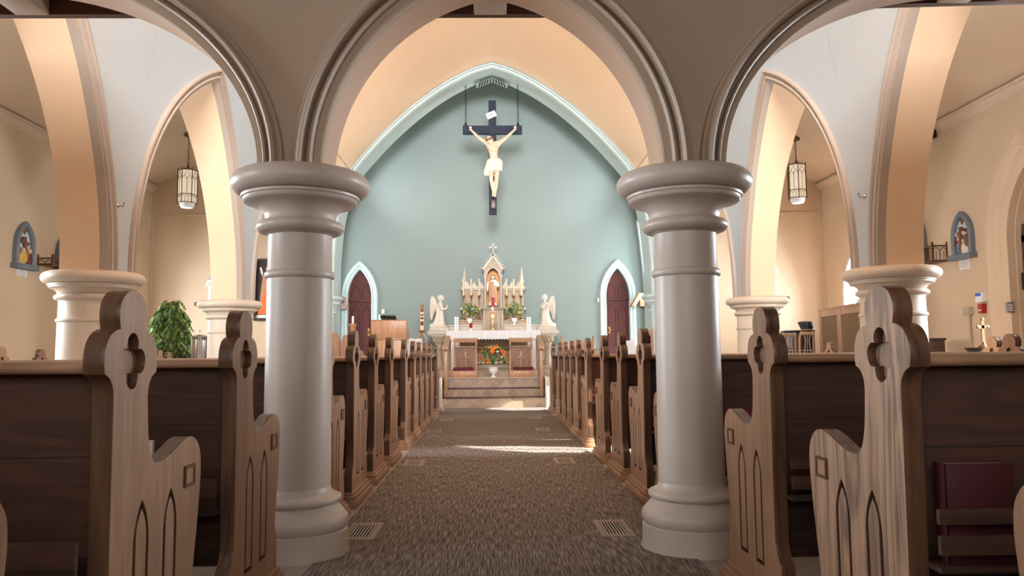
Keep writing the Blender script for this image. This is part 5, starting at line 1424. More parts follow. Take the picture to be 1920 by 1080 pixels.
# clover topped choir stalls on both sides
def stall(name, label, pts, Y):
    """pts: pixel centres of rounded heads along the top, (x,y,half width px)"""
    xs = [p[0] for p in pts]; o = (at(sum(xs)/len(xs), 640, Y=Y).x, Y, .507)
    r = thing(name, label, 'choir stall', o)
    for (x, y, hw) in pts:
        p = at(x, y, Y=Y); w = hw*Y/1450; zt = p.z; mb = MB(o)
        outl = [(-w*1.25, .51), (w*1.25, .51), (w*1.25, zt-2.1*w)]+[(w*1.25-.0, zt-2.0*w)]+circ(w*.55, zt-1.75*w, w*.72, -.2, 1.2, 6)+circ(0, zt-.72*w, w*.72, -.25, pi+.25, 12)+circ(-w*.55, zt-1.75*w, w*.72, pi-1.2, pi+.2, 6)+[(-w*1.25, zt-2.0*w)]
        mb.prism(outl, lambda u, z: Vector((p.x+u, Y+.05, z)), lambda u, z: Vector((p.x+u, Y, z)))
        mb.build('clover_head', MT['oak'], r, ang=40)
    mb = MB(o); zl = at(640, 660, Y=Y).z; mb.box(at(min(xs), 640, Y=Y).x, at(max(xs), 640, Y=Y).x, Y+.02, Y+.06, .51, zl); mb.build('front_board', MT['oak'], r)
    mb = MB(o); mb.box(at(min(xs), 640, Y=Y).x, at(max(xs), 640, Y=Y).x, Y+.06, Y+.36, .9, .93); mb.build('seat', MT['oak'], r)
stall('choir_stall', 'brown choir stall with clover heads left of the sanctuary behind the pews', [(628, 624, 8), (648, 628, 8.5), (676, 657, 7)], 14.95)
stall('choir_stall', 'brown choir stall with clover heads right of the sanctuary beside the column', [(1210, 619, 7.5), (1224, 616, 7.5)], 14.95)
# wall items in the sanctuary
Y = 16.93; a, b = at(629, 551, Y=Y), at(650, 580, Y=Y); o = ((a.x+b.x)/2, Y, (a.z+b.z)/2)
r = thing('wall_bell_box', 'oak bracket with metal gong on the wall left of the left doorway', 'bracket', o)
mb = MB(o); mb.box(a.x, a.x+.03, Y-.16, Y+.07, b.z, a.z); mb.box(a.x, b.x, Y+.03, Y+.06, b.z, a.z-.08); mb.box(a.x, b.x, Y-.16, Y+.06, b.z, b.z+.025); mb.build('oak_bracket', MT['oak'], r, bev=.004)
mb = MB(o); mb.ball(((a.x+b.x)/2+.02, Y-.03, (a.z+b.z)/2+.04), .075, .03, .075); mb.build('metal_gong', MT['steel'], r)
a, b = at(1183, 550, Y=16.8), at(1211, 576, Y=16.8); o = ((a.x+b.x)/2, 16.85, (a.z+b.z)/2)
r = thing('wall_book_rest', 'oak book rest holding an open book beside the right doorway', 'book rest', o)
mb = MB(o); mb.box(b.x-.13, b.x, 16.75, 16.98, b.z+.02, a.z); mb.build('oak_bracket', MT['oak'], r, bev=.004)
R2 = Matrix.Rotation(radians(32), 3, 'Y')
mb = MB(o); mb.box(a.x+.06, a.x+.10, 16.62, 16.86, b.z-.01, a.z+.02, R=R2); mb.build('book_cover', MT['honey'], r, bev=.003)
mb = MB(o); mb.box(a.x+.105, a.x+.15, 16.63, 16.85, b.z, a.z+.01, R=R2); mb.build('book_pages', MT['cream'], r, bev=.003)
for x0, y0, x1, y1, nm, lb, m_ in ((716, 580, 721, 588, 'wall_thermostat', 'small white thermostat on the blue wall right of the left doorway', 'white'), (710, 590, 716, 600, 'wall_notice', 'small white notice on the wall just above the lectern corner', 'paper'), (1120, 559, 1123, 567, 'switch_plate', 'small pale switch plate on the blue wall left of the right doorway', 'trim')):
    a, b = at(x0, y0, Y=16.985), at(x1, y1, Y=16.985); mb = MB(((a.x+b.x)/2, 16.985, (a.z+b.z)/2)); mb.box(a.x, b.x, 16.965, 16.999, b.z, a.z)
    tag(mb.build(nm, MT[m_], bev=.004), lb, nm.split('_')[-1])
# ------------------------------------------------------------------ side aisle furnishings
def wp(x, y, s): return at(x, y, X=s*(XS-.001))
def station(x0, x1, y0, y1, s, label, kind):
    """gothic framed painted relief on the side wall; pixel box"""
    xm = (x0+x1)/2; ct, cb = wp(xm, y0, s), wp(xm, y1, s); w = abs(wp(x0, y0, s).y-wp(x1, y0, s).y)/2
    yc = ct.y; z0, z1 = cb.z, ct.z; H = z1-z0; rise = H*.52; X = s*XS
    o = (X, yc, z0); r = thing('relief_station', label, 'wall relief', o, 'gothic framed wall reliefs')
    sp = z1-rise
    PL = lambda u, z, d: Vector((X-s*(.012+d), yc+u, sp+z))
    mb = MB(o); arch_sweep(mb, w-.065, rise*.86, [(0, -.012), (0, .03), (.015, .05), (.04, .06), (.065, .045), (.065, -.012)], PL, n=12, leg=sp-z0-.03)
    mb.box(*sorted((X-s*.0, X-s*.10)), yc-w-.03, yc+w+.03, z0-.02, z0+.045); mb.build('frame', MT['greydark'], r, ang=40)
    mb = MB(o); pts = [(u, sp+z) for u, z in arch_pts(w-.06, rise*.86, 10)]+[(w-.06, z0+.03), (-w+.06, z0+.03)]
    mb.prism(pts, lambda u, z: Vector((X-s*.001, yc+u, z)), lambda u, z: Vector((X-s*.018, yc+u, z))); mb.build('painted_ground', MT['skyp'], r, ang=0)
    D = lambda u, h, d=.045: Vector((X-s*d, yc+u*w, z0+h*H))
    mb = MB(o); q = -s
    tilt = .18 if kind == 0 else 0
    mb.tube([D(.0-tilt, .70), D(.12+tilt*.3, .14)], .026, 6); mb.tube([D(-.42-tilt, .58+.03), D(.34-tilt*.5, .58-.03)], .024, 6); mb.build('painted_cross', MT['brown'], r, ang=40)
    mb = MB(o); c = D(0, .86, .03); mb.prism([(0, .06), (.045, 0), (0, -.06), (-.045, 0)], lambda u, z: Vector((X-s*.015, yc+u, c.z+z)), lambda u, z: Vector((X-s*.03, yc+u, c.z+z))); mb.build('diamond', MT['brown'], r, ang=0)
    mb = MB(o); mb.ball(D(0, .09, .02), .03, w*.62, H*.08, n=12); mb.build('rocky_ground', MT['brown'], r)
    figs = ([(-.28, 'ochre', .30), (.05, 'ochre', .36), (.42, 'crim', .30)] if kind == 0 else [(.25*-1, 'robew', .28), (.22, 'blue2', .34), (-.3, 'brown', .46), (.38, 'crim', .45)])
    for u, m_, h in figs:
        mb = MB(o); mb.loft([(X-s*.03, yc+u*w, z0+H*(h-.22), .028, .075), (X-s*.035, yc+(u+.03)*w, z0+H*(h-.08), .03, .07), (X-s*.035, yc+u*w, z0+H*(h+.03), .028, .055), (X-s*.03, yc+u*w, z0+H*(h+.06), .012, .02)], 14, fold=.05, nf=5)
        f = mb.build('relief_figure', MT[m_], r, ang=60)
        mb = MB(o); mb.ball((X-s*.045, yc+u*w, z0+H*(h+.09)), .028, .032, .036); mb.build('head', MT['skinw'], f)
        f.data.update()
    return r
st1 = station(26, 62, 420, 503, -1, 'gothic framed relief with tilted cross and yellow and dark red figures, left wall', 0)
st2 = station(1787, 1825, 401, 484, 1, 'gothic framed relief with upright cross and blue figure, right wall', 1)
station(104, 127, 448, 514, -1, 'gothic framed relief on the left wall almost hidden behind the stout column', 1)
station(1722, 1737, 425, 498, 1, 'gothic framed relief on the right wall half hidden behind the arch', 0)
def card(x0, x1, y0, y1, s, label):
    a, b = wp(x0, y0, s), wp(x1, y1, s); ya, yb = sorted((a.y, b.y)); X = s*XS; a.z -= .025; b.z -= .025; o = (X, (ya+yb)/2, (a.z+b.z)/2)
    r = thing('caption_card', label, 'card', o, 'white caption cards under the reliefs')
    mb = MB(o); mb.box(*sorted((X, X-s*.012)), ya, yb, b.z, a.z); mb.build('paper', MT['paper'], r, ang=0)
    mb = MB(o); h = a.z-b.z; m = yb-ya
    for k, (t, l, th) in enumerate(((.80, .62, .035), (.58, .74, .018), (.46, .66, .018), (.34, .7, .018), (.22, .5, .018))):
        n_ = int(l*9)
        for q in range(n_):
            yq = (ya+yb)/2-m*l/2+m*l*q/n_; mb.box(*sorted((X-s*.012, X-s*.0135)), yq, yq+m*l/n_*.75, b.z+h*t-th*h*.6, b.z+h*t+th*h*.6)
    mb.build('printed_lines', MT['print'], r, ang=0)
card(30, 49, 501, 516, -1, 'white caption card under the relief with yellow figures on the left wall')
card(1799, 1820, 481, 500, 1, 'white caption card under the relief with blue figure on the right wall')
def sconce(x0, x1, y0, y1, s, label):
    a, b = wp(x0, y0, s), wp(x1, y1, s); ya, yb = sorted((a.y, b.y)); X = s*XS; d = .20; o = (X, (ya+yb)/2, b.z)
    z0, z1 = b.z+.02, a.z-.03
    if yb-ya < .36: m = (ya+yb)/2; ya, yb = m-.2, m+.2
    r = thing('wall_light_box', label, 'wall light', o, 'open work metal boxes on the side walls')
    F = MB(o)
    cs = [(X, ya), (X-s*d, ya), (X-s*d, yb), (X, yb)]
    for (x, y) in cs: F.box(x-.012, x+.012, y-.012, y+.012, z0-.02, z1+.05)
    for p, q in zip(cs, cs[1:]):
        for z in (z0, z1):
            F.tube([(p[0], p[1], z), (q[0], q[1], z)], .010, 6)
        n_ = 2 if p[0] != q[0] else 4
        for k in range(n_):
            t0, t1 = k/n_, (k+1)/n_; tm = (t0+t1)/2; L = lambda t, z: (p[0]+(q[0]-p[0])*t, p[1]+(q[1]-p[1])*t, z)
            F.tube([L(t0, z0), L(t0, z1-.06), L(tm, z1-.02), L(t1, z1-.06), L(t1, z0)], .006, 5); F.tube([L(tm, z0), L(tm, z1-.07)], .004, 5)
    F.build('openwork', MT['bronze'], r, ang=40)
    mb = MB(o); mb.box(*sorted((X-s*.01, X-s*(d-.01))), ya+.01, yb-.01, z0-.012, z0+.0); mb.build('floor_plate', MT['bronze'], r)
sconce(71, 109, 480, 506, -1, 'open work bronze box on the left wall beside the relief')
sconce(1740, 1777, 465, 491, 1, 'open work bronze box on the right wall beside the relief')
# hanging lanterns
def lantern(x, ytop, ybot, yrose, label):
    Y = 12.5; t, b = at(x, ytop, Y=Y), at(x, ybot, Y=Y); cx, cy = t.x, Y; zt8, zb8 = t.z, b.z; rz = 3.99+.496*(XS-abs(cx))
    R_ = 17.5*Y/1450; o = (cx, cy, zb8)
    r = thing('hanging_lantern', label, 'lamp', o, 'hexagonal lanterns on chains')
    hexp = [(cx+R_*cos(pi/3*k+.3), cy+R_*sin(pi/3*k+.3)) for k in range(6)]
    zl0 = zb8+.09
    F = MB(o)
    for k in range(6):
        p, q = hexp[k], hexp[(k+1) % 6]; F.tube([(p[0], p[1], zl0-.02), (p[0], p[1], zt8+.03)], .0075, 6)
        L = lambda t, z: (p[0]+(q[0]-p[0])*t, p[1]+(q[1]-p[1])*t, z)
        for z in (zl0, zl0+.13, zt8): F.tube([L(0, z), L(1, z)], .0065, 6)
        F.tube([L(.5, zl0+.13), L(.5, zt8-.14)], .004, 5)
        F.tube([L(0, zt8-.16), L(.25, zt8-.10), L(.5, zt8-.16)], .004, 5); F.tube([L(.5, zt8-.16), L(.75, zt8-.10), L(1, zt8-.16)], .004, 5)
        F.tube([L(.25, zt8-.10), L(.5, zt8-.02), L(.75, zt8-.10), L(.5, zt8-.16), L(.25, zt8-.10)], .004, 5)
        for j in range(3): F.tube([L(j/3, zl0), L(j/3, zl0+.08), L((j+.5)/3, zl0+.12), L((j+1)/3, zl0+.08), L((j+1)/3, zl0)], .0035, 5)
    F.build('metal_frame', MT['bronze'], r, ang=40)
    mb = MB(o); hp = [(cx+(p[0]-cx)*.93, cy+(p[1]-cy)*.93) for p in hexp]
    mb.prism(hp, lambda u, v: Vector((u, v, zl0)), lambda u, v: Vector((u, v, zt8-.01))); mb.build('glass_panes', MT['pane'], r, ang=0)
    mb = MB(o); mb.lathe([(.001, zb8), (R_*.6, zb8+.01), (R_*.75, zb8+.05), (R_*.78, zl0)], cx, cy, 24); mb.build('white_bowl', MT['white'], r, ang=50)
    mb = MB(o); mb.lathe([(R_*1.02, zt8), (R_*.5, zt8+.03), (.02, zt8+.05), (.012, zt8+.1)], cx, cy, 6); mb.build('cap', MT['bronze'], r, ang=30)
    mb = MB(o); n_ = 16; z0 = zt8+.08; L_ = (rz-.03-z0)/n_
    for k in range(n_):
        a = pi/2*(k % 2); mb.tube([(cx+cos(a)*.013*cos(q), cy+sin(a)*.013*cos(q), z0+(k+.5)*L_+L_*.62*sin(q)) for q in [2*pi*i/8 for i in range(8)]], .0035, 5, closed=True)
    c = mb.build('chain', MT['bronze'], r); c['kind'] = 'stuff'
    mb = MB(o); mb.lathe([(.02, rz-.07), (.07, rz-.05), (.085, rz-.02), (.085, rz+.03)], cx, cy, 20); mb.build('ceiling_rose', MT['bronze'], r, ang=40)
lantern(352.5, 320, 391, 250, 'hexagonal bronze lantern on a chain in the left side aisle')
lantern(1493, 310, 382, 240, 'hexagonal bronze lantern on a chain in the right side aisle')
# arrow shaped number signs on the end walls
for x, y, s, lb in ((372, 570, 1, 'small dark arrow sign on the left end wall above the urn'), (1473, 559, -1, 'small dark arrow sign on the right end wall above the piano')):
    p = at(x, y, Y=13.86); o = (p.x, 13.86, p.z); r = thing('arrow_sign', lb, 'sign', o, 'small arrow signs')
    mb = MB(o); mb.prism([(-.075*s, -.032), (.035*s, -.032), (.075*s, 0), (.035*s, .032), (-.075*s, .032)], lambda u, z: Vector((p.x+u, 13.86, p.z+z)), lambda u, z: Vector((p.x+u, 13.88, p.z+z))); mb.build('plate', MT['bronze'], r, ang=0)
    mb = MB(o); mb.box(*sorted((p.x-.065*s, p.x+.028*s)), 13.853, 13.86, p.z-.024, p.z+.024); f = mb.build('dark_field', MT['dark'], r, ang=0)
    mb = MB(o)
    for k in range(3): mb.box(p.x-.05*s+.022*s*k-.006, p.x-.05*s+.022*s*k+.006, 13.851, 13.8535, p.z-.011, p.z+.011)
    mb.build('pale_marks', MT['putty'], r, ang=0)
# green drooping plant
p = at(320, 620, Y=12.0); o = (p.x, 12.0, 0); cx, cy = p.x, 12.0; zt9 = at(318, 567, Y=12.0).z
r = thing('potted_plant', 'bushy bright green drooping evergreen plant in the left side aisle', 'plant', o)
mb = MB(o); mb.lathe([(.15, 0), (.2, .36), (.22, .38), (.22, .42), (.19, .42), (.18, .36)], cx, cy, 24); mb.build('pot', MT['pot'], r, ang=40)
mb = MB(o); mb.tube([(cx, cy, .36), (cx+.01, cy, .9), (cx-.01, cy, zt9-.05)], [.03, .022, .008], 8); mb.build('stem', MT['brown'], r, ang=40)
random.seed(11); mb = MB(o)
for k in range(190):
    t = (k+.5)/190; z = .60+(zt9-.66)*t**.85; a = k*2.399; reach = (.34*(1-t)**.4+.13)*random.uniform(.7, 1.15)
    pts = []; up = random.uniform(.05, .16)
    for j in range(7):
        u = j/6; pts.append(Vector((cx+cos(a)*reach*u, cy+sin(a)*reach*u, z+up*sin(u*2.0)*1.2-.30*reach/.4*u*u*1.1)))
    mb.cm = 2; mb.tube(pts, [.006, .005, .005, .004, .004, .003, .002], 4)
    for j in range(1, 7):
        d = (pts[j]-pts[j-1]).normalized(); sd = d.cross(Vector((0, 0, 1))).normalized()
        for sg in (-1, 1):
            for q in range(3):
                b = pts[j-1].lerp(pts[j], q/3); l = random.uniform(.06, .11); dr = (sd*sg*.8+d*.55+Vector((0, 0, -.55))).normalized()
                e = b+dr*l; w_ = dr.cross(Vector((0, 0, 1))).normalized()*.016
                mb.cm = 0 if (t > .35 and random.random() < .62) else 1
                mb.add([b, b+dr*l*.5+w_, e, b+dr*l*.5-w_], [(0, 1, 2, 3)])
f = mb.build('foliage', [MT['leaf1'], MT['leaf2'], MT['brown']], r, ang=0, recalc=False); f['kind'] = 'stuff'
# steel urn on a small stand
Y = 10.9; p = at(374, 650, Y=Y); zt9 = at(374, 628, Y=Y).z; R_ = 14.5*Y/1450; o = (p.x, Y, .86)
t_ = thing('urn_table', 'small dark wooden stand under the steel urn', 'stand', (p.x, Y, 0))
mb = MB((p.x, Y, 0)); mb.box(p.x-.16, p.x+.16, Y-.16, Y+.16, .83, .858); mb.build('top', MT['oak'], t_)
for sx2 in (-1, 1):
    for sy2 in (-1, 1):
        mb = MB((p.x, Y, 0)); mb.box(p.x+sx2*.13-.015, p.x+sx2*.13+.015, Y+sy2*.13-.015, Y+sy2*.13+.015, 0, .83); mb.build('leg', MT['oak'], t_)
r = thing('steel_urn', 'polished steel urn with lid and cross beside the green plant', 'urn', o)
mb = MB(o); mb.lathe([(R_*.97, .86), (R_, .88), (R_*.98, zt9-.08), (R_, zt9-.04), (R_*1.02, zt9-.035)], p.x, Y, 36); mb.build('body', MT['steel'], r, ang=40)
mb = MB(o); mb.lathe([(R_*1.04, zt9-.035), (R_*1.05, zt9-.02), (R_*.6, zt9-.005), (.012, zt9+.01), (.012, zt9+.02)], p.x, Y, 36); mb.build('lid', MT['steel'], r, ang=40)
mb = MB(o); mb.box(p.x-.006, p.x+.006, Y-.006, Y+.006, zt9+.015, zt9+.075); mb.box(p.x-.022, p.x+.022, Y-.006, Y+.006, zt9+.045, zt9+.057); mb.build('cross_knob', MT['steel'], r)
# votive candle stand, tiers of small glasses
Y = 12.2; p = at(401, 655, Y=Y); o = (p.x, Y, 0); r = thing('votive_stand', 'tiered iron votive stand partly behind the left arcade column', 'candle stand', o)
zv = at(401, 657, Y=Y).z
mb = MB(o)
for k in range(4): mb.box(p.x-.14+.03*k, p.x+.5, Y+.08*k-.04, Y+.08*k+.04, zv+.045*k-.012, zv+.045*k)
mb.box(p.x-.16, p.x+.5, Y-.06, Y-.045, zv-.07, zv-.012)
mb.build('tray', MT['iron'], r)
for x in (p.x-.13, p.x+.47):
    mb = MB(o); mb.box(x-.015, x+.015, Y, Y+.03, 0, zv-.012); mb.build('leg', MT['iron'], r)
for k in range(4):
    for j in range(5):
        x = p.x-.10+.03*k+.095*j; c = (x, Y+.08*k, zv+.045*k+.001); g = thing('votive_glass', 'small pale votive glass on the tiered iron stand', 'candle', c, 'votive glasses on the iron stand')
        mb = MB(c); mb.lathe([(.022, c[2]), (.03, c[2]+.05), (.026, c[2]+.05), (.02, c[2]+.03)], c[0], c[1], 12); mb.build('glass', MT['petalw'], g, ang=50)
# framed picture on the left end wall: a plain robed figure
Y = 13.86; a, b = at(478, 486, Y=Y), at(478, 601, Y=Y); xa, xb = a.x, a.x+.56; o = ((xa+xb)/2, Y, (a.z+b.z)/2)
r = thing('framed_picture', 'dark framed picture of a robed person beside the left foreground column', 'picture', o)
mb = MB(o); f = .035
for q in ((xa, xb, b.z, b.z+f), (xa, xb, a.z-f, a.z), (xa, xa+f, b.z+f, a.z-f), (xb-f, xb, b.z+f, a.z-f)): mb.box(q[0], q[1], Y-.03, Y+.035, q[2], q[3])
mb.build('frame', MT['picdark'], r, ang=0)
mb = MB(o); mb.box(xa+f, xb-f, Y, Y+.02, b.z+f, a.z-f); mb.build('canvas', MT['picdark'], r, ang=0)
W_, H_ = xb-xa, a.z-b.z; cx = (xa+xb)/2-.05
def flat(name, pts, m_, d):
    mb = MB(o); mb.prism([(cx+u*W_, b.z+h*H_) for u, h in pts], lambda u, z: Vector((u, Y-d, z)), lambda u, z: Vector((u, Y, z))); return mb.build(name, MT[m_], r, ang=0)
flat('painted_robe', [(-.26, .12), (.22, .12), (.18, .5), (.15, .70), (.05, .78), (-.05, .78), (-.15, .70), (-.2, .5)], 'robe', .004)
flat('painted_sash', [(-.30, .10), (-.05, .10), (.06, .62), (-.02, .64)], 'orange', .006)
flat('painted_head', [(u*.085, .845+v*.055) for u, v in [(cos(q), sin(q)) for q in [2*pi*k/14 for k in range(14)]]], 'hair', .005)
flat('painted_face', [(u*.05, .84+v*.036) for u, v in [(cos(q), sin(q)) for q in [2*pi*k/14 for k in range(14)]]], 'skinw', .007)
flat('painted_arm', [(-.15, .70), (-.22, .78), (-.25, .86), (-.20, .87), (-.14, .78)], 'robew', .006)
flat('painted_banner', [(-.40, .04), (.40, .04), (.40, .09), (-.40, .09)], 'petalw', .006)
# small statues on brackets on the end walls
def small_statue(x, y0, y1, mats, label):
    Y = 13.72; t, b = at(x, y0, Y=Y), at(x, y1, Y=Y); H = t.z-b.z; o = (t.x, Y, b.z); r = thing('small_statue', label, 'statue', o, 'small statues on wall brackets')
    cx = t.x; z = lambda q: b.z+H*q
    mb = MB(); mb.loft([(cx, Y, z(0), .075, .07, .06), (cx, Y, z(.3), .065, .06, .06), (cx, Y, z(.6), .07, .055, .04), (cx, Y, z(.76), .072, .05, .02), (cx, Y, z(.82), .03, .03, 0)], 24, nf=7)
    mb.ball((cx, Y-.01, z(.90)), .034, .036, .045); mb.ball((cx, Y-.045, z(.89)), .007, .008, .01)
    for d in (-1, 1): arm(mb, [(cx+d*.065, Y, z(.75)), (cx+d*.085, Y-.04, z(.58)), (cx+d*.03, Y-.07, z(.66))], (.026, .016)); hand(mb, (cx+d*.02, Y-.075, z(.67)), (0, -.2, 1), (-d, 0, 0), .016)
    finish_statue(r, mb, 'figure', MT[mats[0]], .006)
    mb = MB(); mb.loft([(cx, Y+.02, z(.12), .08, .06, .08), (cx, Y+.02, z(.5), .078, .055, .05), (cx, Y+.012, z(.78), .078, .048, .02), (cx, Y+.012, z(.9), .046, .046, 0), (cx, Y+.01, z(.985), .03, .035, 0)], 24, nf=6)
    finish_statue(r, mb, 'veil', MT[mats[1]], .006)
    br = MB((cx, Y, b.z-.001)); br.lathe([(.02, b.z-.26), (.05, b.z-.22), (.06, b.z-.14), (.10, b.z-.05), (.12, b.z-.03), (.12, b.z-.002)], cx, Y, 20); br.box(cx-.05, cx+.05, Y+.05, 13.899, b.z-.2, b.z-.01)
    tag(br.build('wall_bracket', MT['oak'], ang=40), 'carved brown bracket under the '+label.split(' on ')[0], 'bracket', 'brackets under the small statues')
small_statue(399, 513, 567, ('white', 'blue2'), 'small statue in white and blue on the left end wall bracket')
small_statue(1446, 487, 552, ('robew', 'statue'), 'small cream statue on the right end wall bracket')
# little hooks in the spandrels
for x, y, s in ((224, 385, -1), (1618, 368, 1)):
    X = NX+s*(3.2-.02); p = at(x, y, X=X); hx = NX+s*half(p.z); o = (hx, p.y, p.z); mb = MB(o)
    mb.ball((hx, p.y, p.z), .022); mb.tube([(hx, p.y, p.z), (hx-s*.05, p.y, p.z-.01), (hx-s*.06, p.y, p.z+.03)], .007, 6)
    tag(mb.build('wall_hook', MT['steel'], ang=40), 'small metal hook in the %s white spandrel above the arcade column' % ('left' if s < 0 else 'right'), 'hook')
# ---- right aisle: cabinet, piano, chairs
a, m_, b = at(1535, 582, Y=13.0), at(1573, 574, Y=12.1), at(1614, 566, Y=11.2)
zt9 = 1.64; o = (a.x+.2, 12.1, 0); r = thing('brown_cabinet', 'tall brown cabinet with two cloth panels in the right side aisle', 'cabinet', o)
A2, B2 = Vector((a.x, 13.0, 0)), Vector((b.x, 11.2, 0)); dv = (B2-A2); nv = Vector((-dv.y, dv.x, 0)).normalized()
if nv.x < 0: nv = -nv
def cab(mb, t0, t1, d0, d1, z0, z1): 
    pts = [A2+dv*t0+nv*d0, A2+dv*t1+nv*d0, A2+dv*t1+nv*d1, A2+dv*t0+nv*d1]
    mb.prism([(q.x, q.y) for q in pts], lambda x, y: Vector((x, y, z0)), lambda x, y: Vector((x, y, z1)))
mb = MB(o); cab(mb, 0, 1, .03, .42, .02, zt9-.03); mb.build('carcass', MT['oak'], r, ang=0)
mb = MB(o); cab(mb, -.01, 1.01, -.01, .44, zt9-.03, zt9); mb.build('top_board', MT['oak'], r, bev=.004)
for t0, t1 in ((.0, .5), (.5, 1.0)):
    mb = MB(o)
    for q in ((t0, t0+.05, .02, zt9-.03), (t1-.05, t1, .02, zt9-.03)): cab(mb, q[0], q[1], 0, .03, q[2], q[3])
    cab(mb, t0+.05, t1-.05, 0, .03, zt9-.14, zt9-.03); cab(mb, t0+.05, t1-.05, 0, .03, .02, .14)
    d = mb.build('door_frame', MT['oak'], r, bev=.003)
    mb = MB(o); cab(mb, t0+.05, t1-.05, .012, .03, .14, zt9-.14); mb.build('cloth_panel', MT['fabricbrown'], d, ang=0)
p = A2+dv*.87+nv*.12; o = (p.x, p.y, zt9+.001); r = thing('white_bell_lamp', 'small white bell shaped lamp on top of the brown cabinet', 'lamp', o)
mb = MB(o); mb.lathe([(.09, zt9+.002), (.095, zt9+.02), (.07, zt9+.06), (.03, zt9+.085), (.02, zt9+.1)], p.x, p.y, 20); mb.build('bell_shade', MT['white'], r, ang=50)
mb = MB(o); mb.lathe([(.012, zt9+.1), (.012, zt9+.13), (.028, zt9+.15), (.012, zt9+.17)], p.x, p.y, 12); mb.build('brass_finial', MT['brass'], r, ang=40)
# piano
Y = 13.1; a, b = at(1474, 622, Y=Y), at(1531, 616, Y=Y-.25); zt9 = (a.z+b.z)/2; o = ((a.x+b.x)/2, Y, 0)
r = thing('upright_piano', 'black upright piano with a music stand on top in the right side aisle', 'piano', o)
Rz = Matrix.Rotation(radians(-10), 3, 'Z'); cx = o[0]; wd = (b.x-a.x)/2+.02
def pb(mb, x0, x1, y0, y1, z0, z1): mb.box(x0, x1, y0, y1, z0, z1, R=Rz, c=(cx, Y, (z0+z1)/2))
mb = MB(o); pb(mb, cx-wd, cx+wd, Y-.1, Y+.28, .05, zt9-.03); mb.build('case', MT['black'], r, bev=.006)
mb = MB(o); pb(mb, cx-wd-.015, cx+wd+.015, Y-.12, Y+.30, zt9-.03, zt9); mb.build('lid', MT['black'], r, bev=.006)
mb = MB(o); pb(mb, cx-wd, cx+wd, Y-.36, Y-.1, .66, .74); mb.build('key_bed', MT['black'], r, bev=.006)
mb = MB(o); pb(mb, cx-wd+.06, cx+wd-.06, Y-.34, Y-.2, .741, .752); mb.build('keys', MT['white'], r)
mb = MB(o); pb(mb, cx-wd+.02, cx+wd-.02, Y-.15, Y-.10, .94, .955); mb.build('pale_music_ledge', MT['putty'], r)
for s in (-1, 1):
    mb = MB(o); pb(mb, cx+s*(wd-.03)-.025, cx+s*(wd-.03)+.025, Y-.34, Y-.28, .0, .66); mb.build('front_leg', MT['black'], r, bev=.004)
p = at(1519, 616, Y=12.85); o = (p.x, 12.95, zt9+.001); r2 = thing('music_stand', 'curved black music rest standing on top of the piano', 'music stand', o)
ms = MB(o); rows = []
for k in range(11):
    t = -1+2*k/10; rows.append([Vector((p.x+t*(.10+.035*h), 12.95+.05*h+.03*t*t, zt9+.012+.14*h*(1-.12*t*t))) for h in (0, .5, 1)])
ms.grid(rows); ms.grid([[v+Vector((0, .012, 0)) for v in rw] for rw in rows]); ms.grid([[rw[2] for rw in rows], [rw[2]+Vector((0, .012, 0)) for rw in rows]]); ms.build('leaf', MT['black'], r2, ang=40)
ms = MB(o); ms.box(p.x-.08, p.x+.08, 12.92, 13.02, zt9+.001, zt9+.014); ms.build('foot', MT['putty'], r2)
def chair(x0, x1, y0, label, Y):
    a, b = at(x0, y0, Y=Y), at(x1, y0, Y=Y); w = max(.11, (b.x-a.x)/2); cx = (a.x+b.x)/2; zt = a.z; o = (cx, Y, 0)
    r = thing('lyre_back_chair', label, 'chair', o, 'lyre back chairs by the piano')
    for s in (-1, 1):
        mb = MB(o); x = cx+s*w; mb.tube([(x*1.0-s*.02, Y+.02, 0), (x-s*.005, Y, .45), (x, Y-.02, zt-.1), (x-s*.012, Y-.05, zt-.02), (x-s*.035, Y-.055, zt)], [.02, .022, .02, .02, .018], 8); mb.build('back_post', MT['oak'], r, ang=50)
        mb = MB(o); mb.box(*sorted((cx+s*w*.9-.018, cx+s*w*.9+.018)), Y+.36, Y+.396, 0, .43); mb.build('front_leg', MT['oak'], r)
    mb = MB(o); mb.box(cx-w, cx+w, Y-.07, Y-.04, zt-.055, zt-.0); mb.box(cx-w, cx+w, Y-.02, Y+.01, .60, .64); mb.build('back_rails', MT['oak'], r, bev=.006)
    mb = MB(o)
    for s in (-1, 1): mb.tube(crom([(cx+s*.015, Y-.02, .64), (cx+s*.07, Y-.03, .74), (cx+s*.03, Y-.045, zt-.16), (cx+s*.05, Y-.05, zt-.05)], 4), .009, 6)
    mb.tube([(cx, Y-.02, .64), (cx, Y-.05, zt-.05)], .007, 6); mb.build('lyre_splat', MT['oak'], r, ang=50)
    mb = MB(o); mb.box(cx-w, cx+w, Y, Y+.40, .43, .47); mb.build('seat', MT['oak'], r, bev=.012)
chair(1471, 1484, 625, 'brown lyre back chair at the left end of the piano', 12.32); chair(1500, 1522, 622, 'brown lyre back chair in front of the middle of the piano', 11.88)
# low chest at the right wall
a, b = at(1729, 634, Y=9.6), at(1773, 662, Y=9.6); o = ((a.x+b.x)/2, 9.8, 0); r = thing('low_chest', 'low dark brown chest against the right aisle wall', 'chest', o)
mb = MB(o); mb.box(a.x, b.x, 9.6, 10.0, .04, a.z-.03); mb.build('body', MT['darkoak'], r, bev=.004)
mb = MB(o); mb.box(a.x-.012, b.x+.012, 9.585, 10.01, a.z-.03, a.z); mb.build('lid', MT['darkoak'], r, bev=.004)
mb = MB(o); mb.box(a.x+.02, b.x-.02, 9.62, 9.98, 0, .04); mb.build('plinth', MT['darkoak'], r)
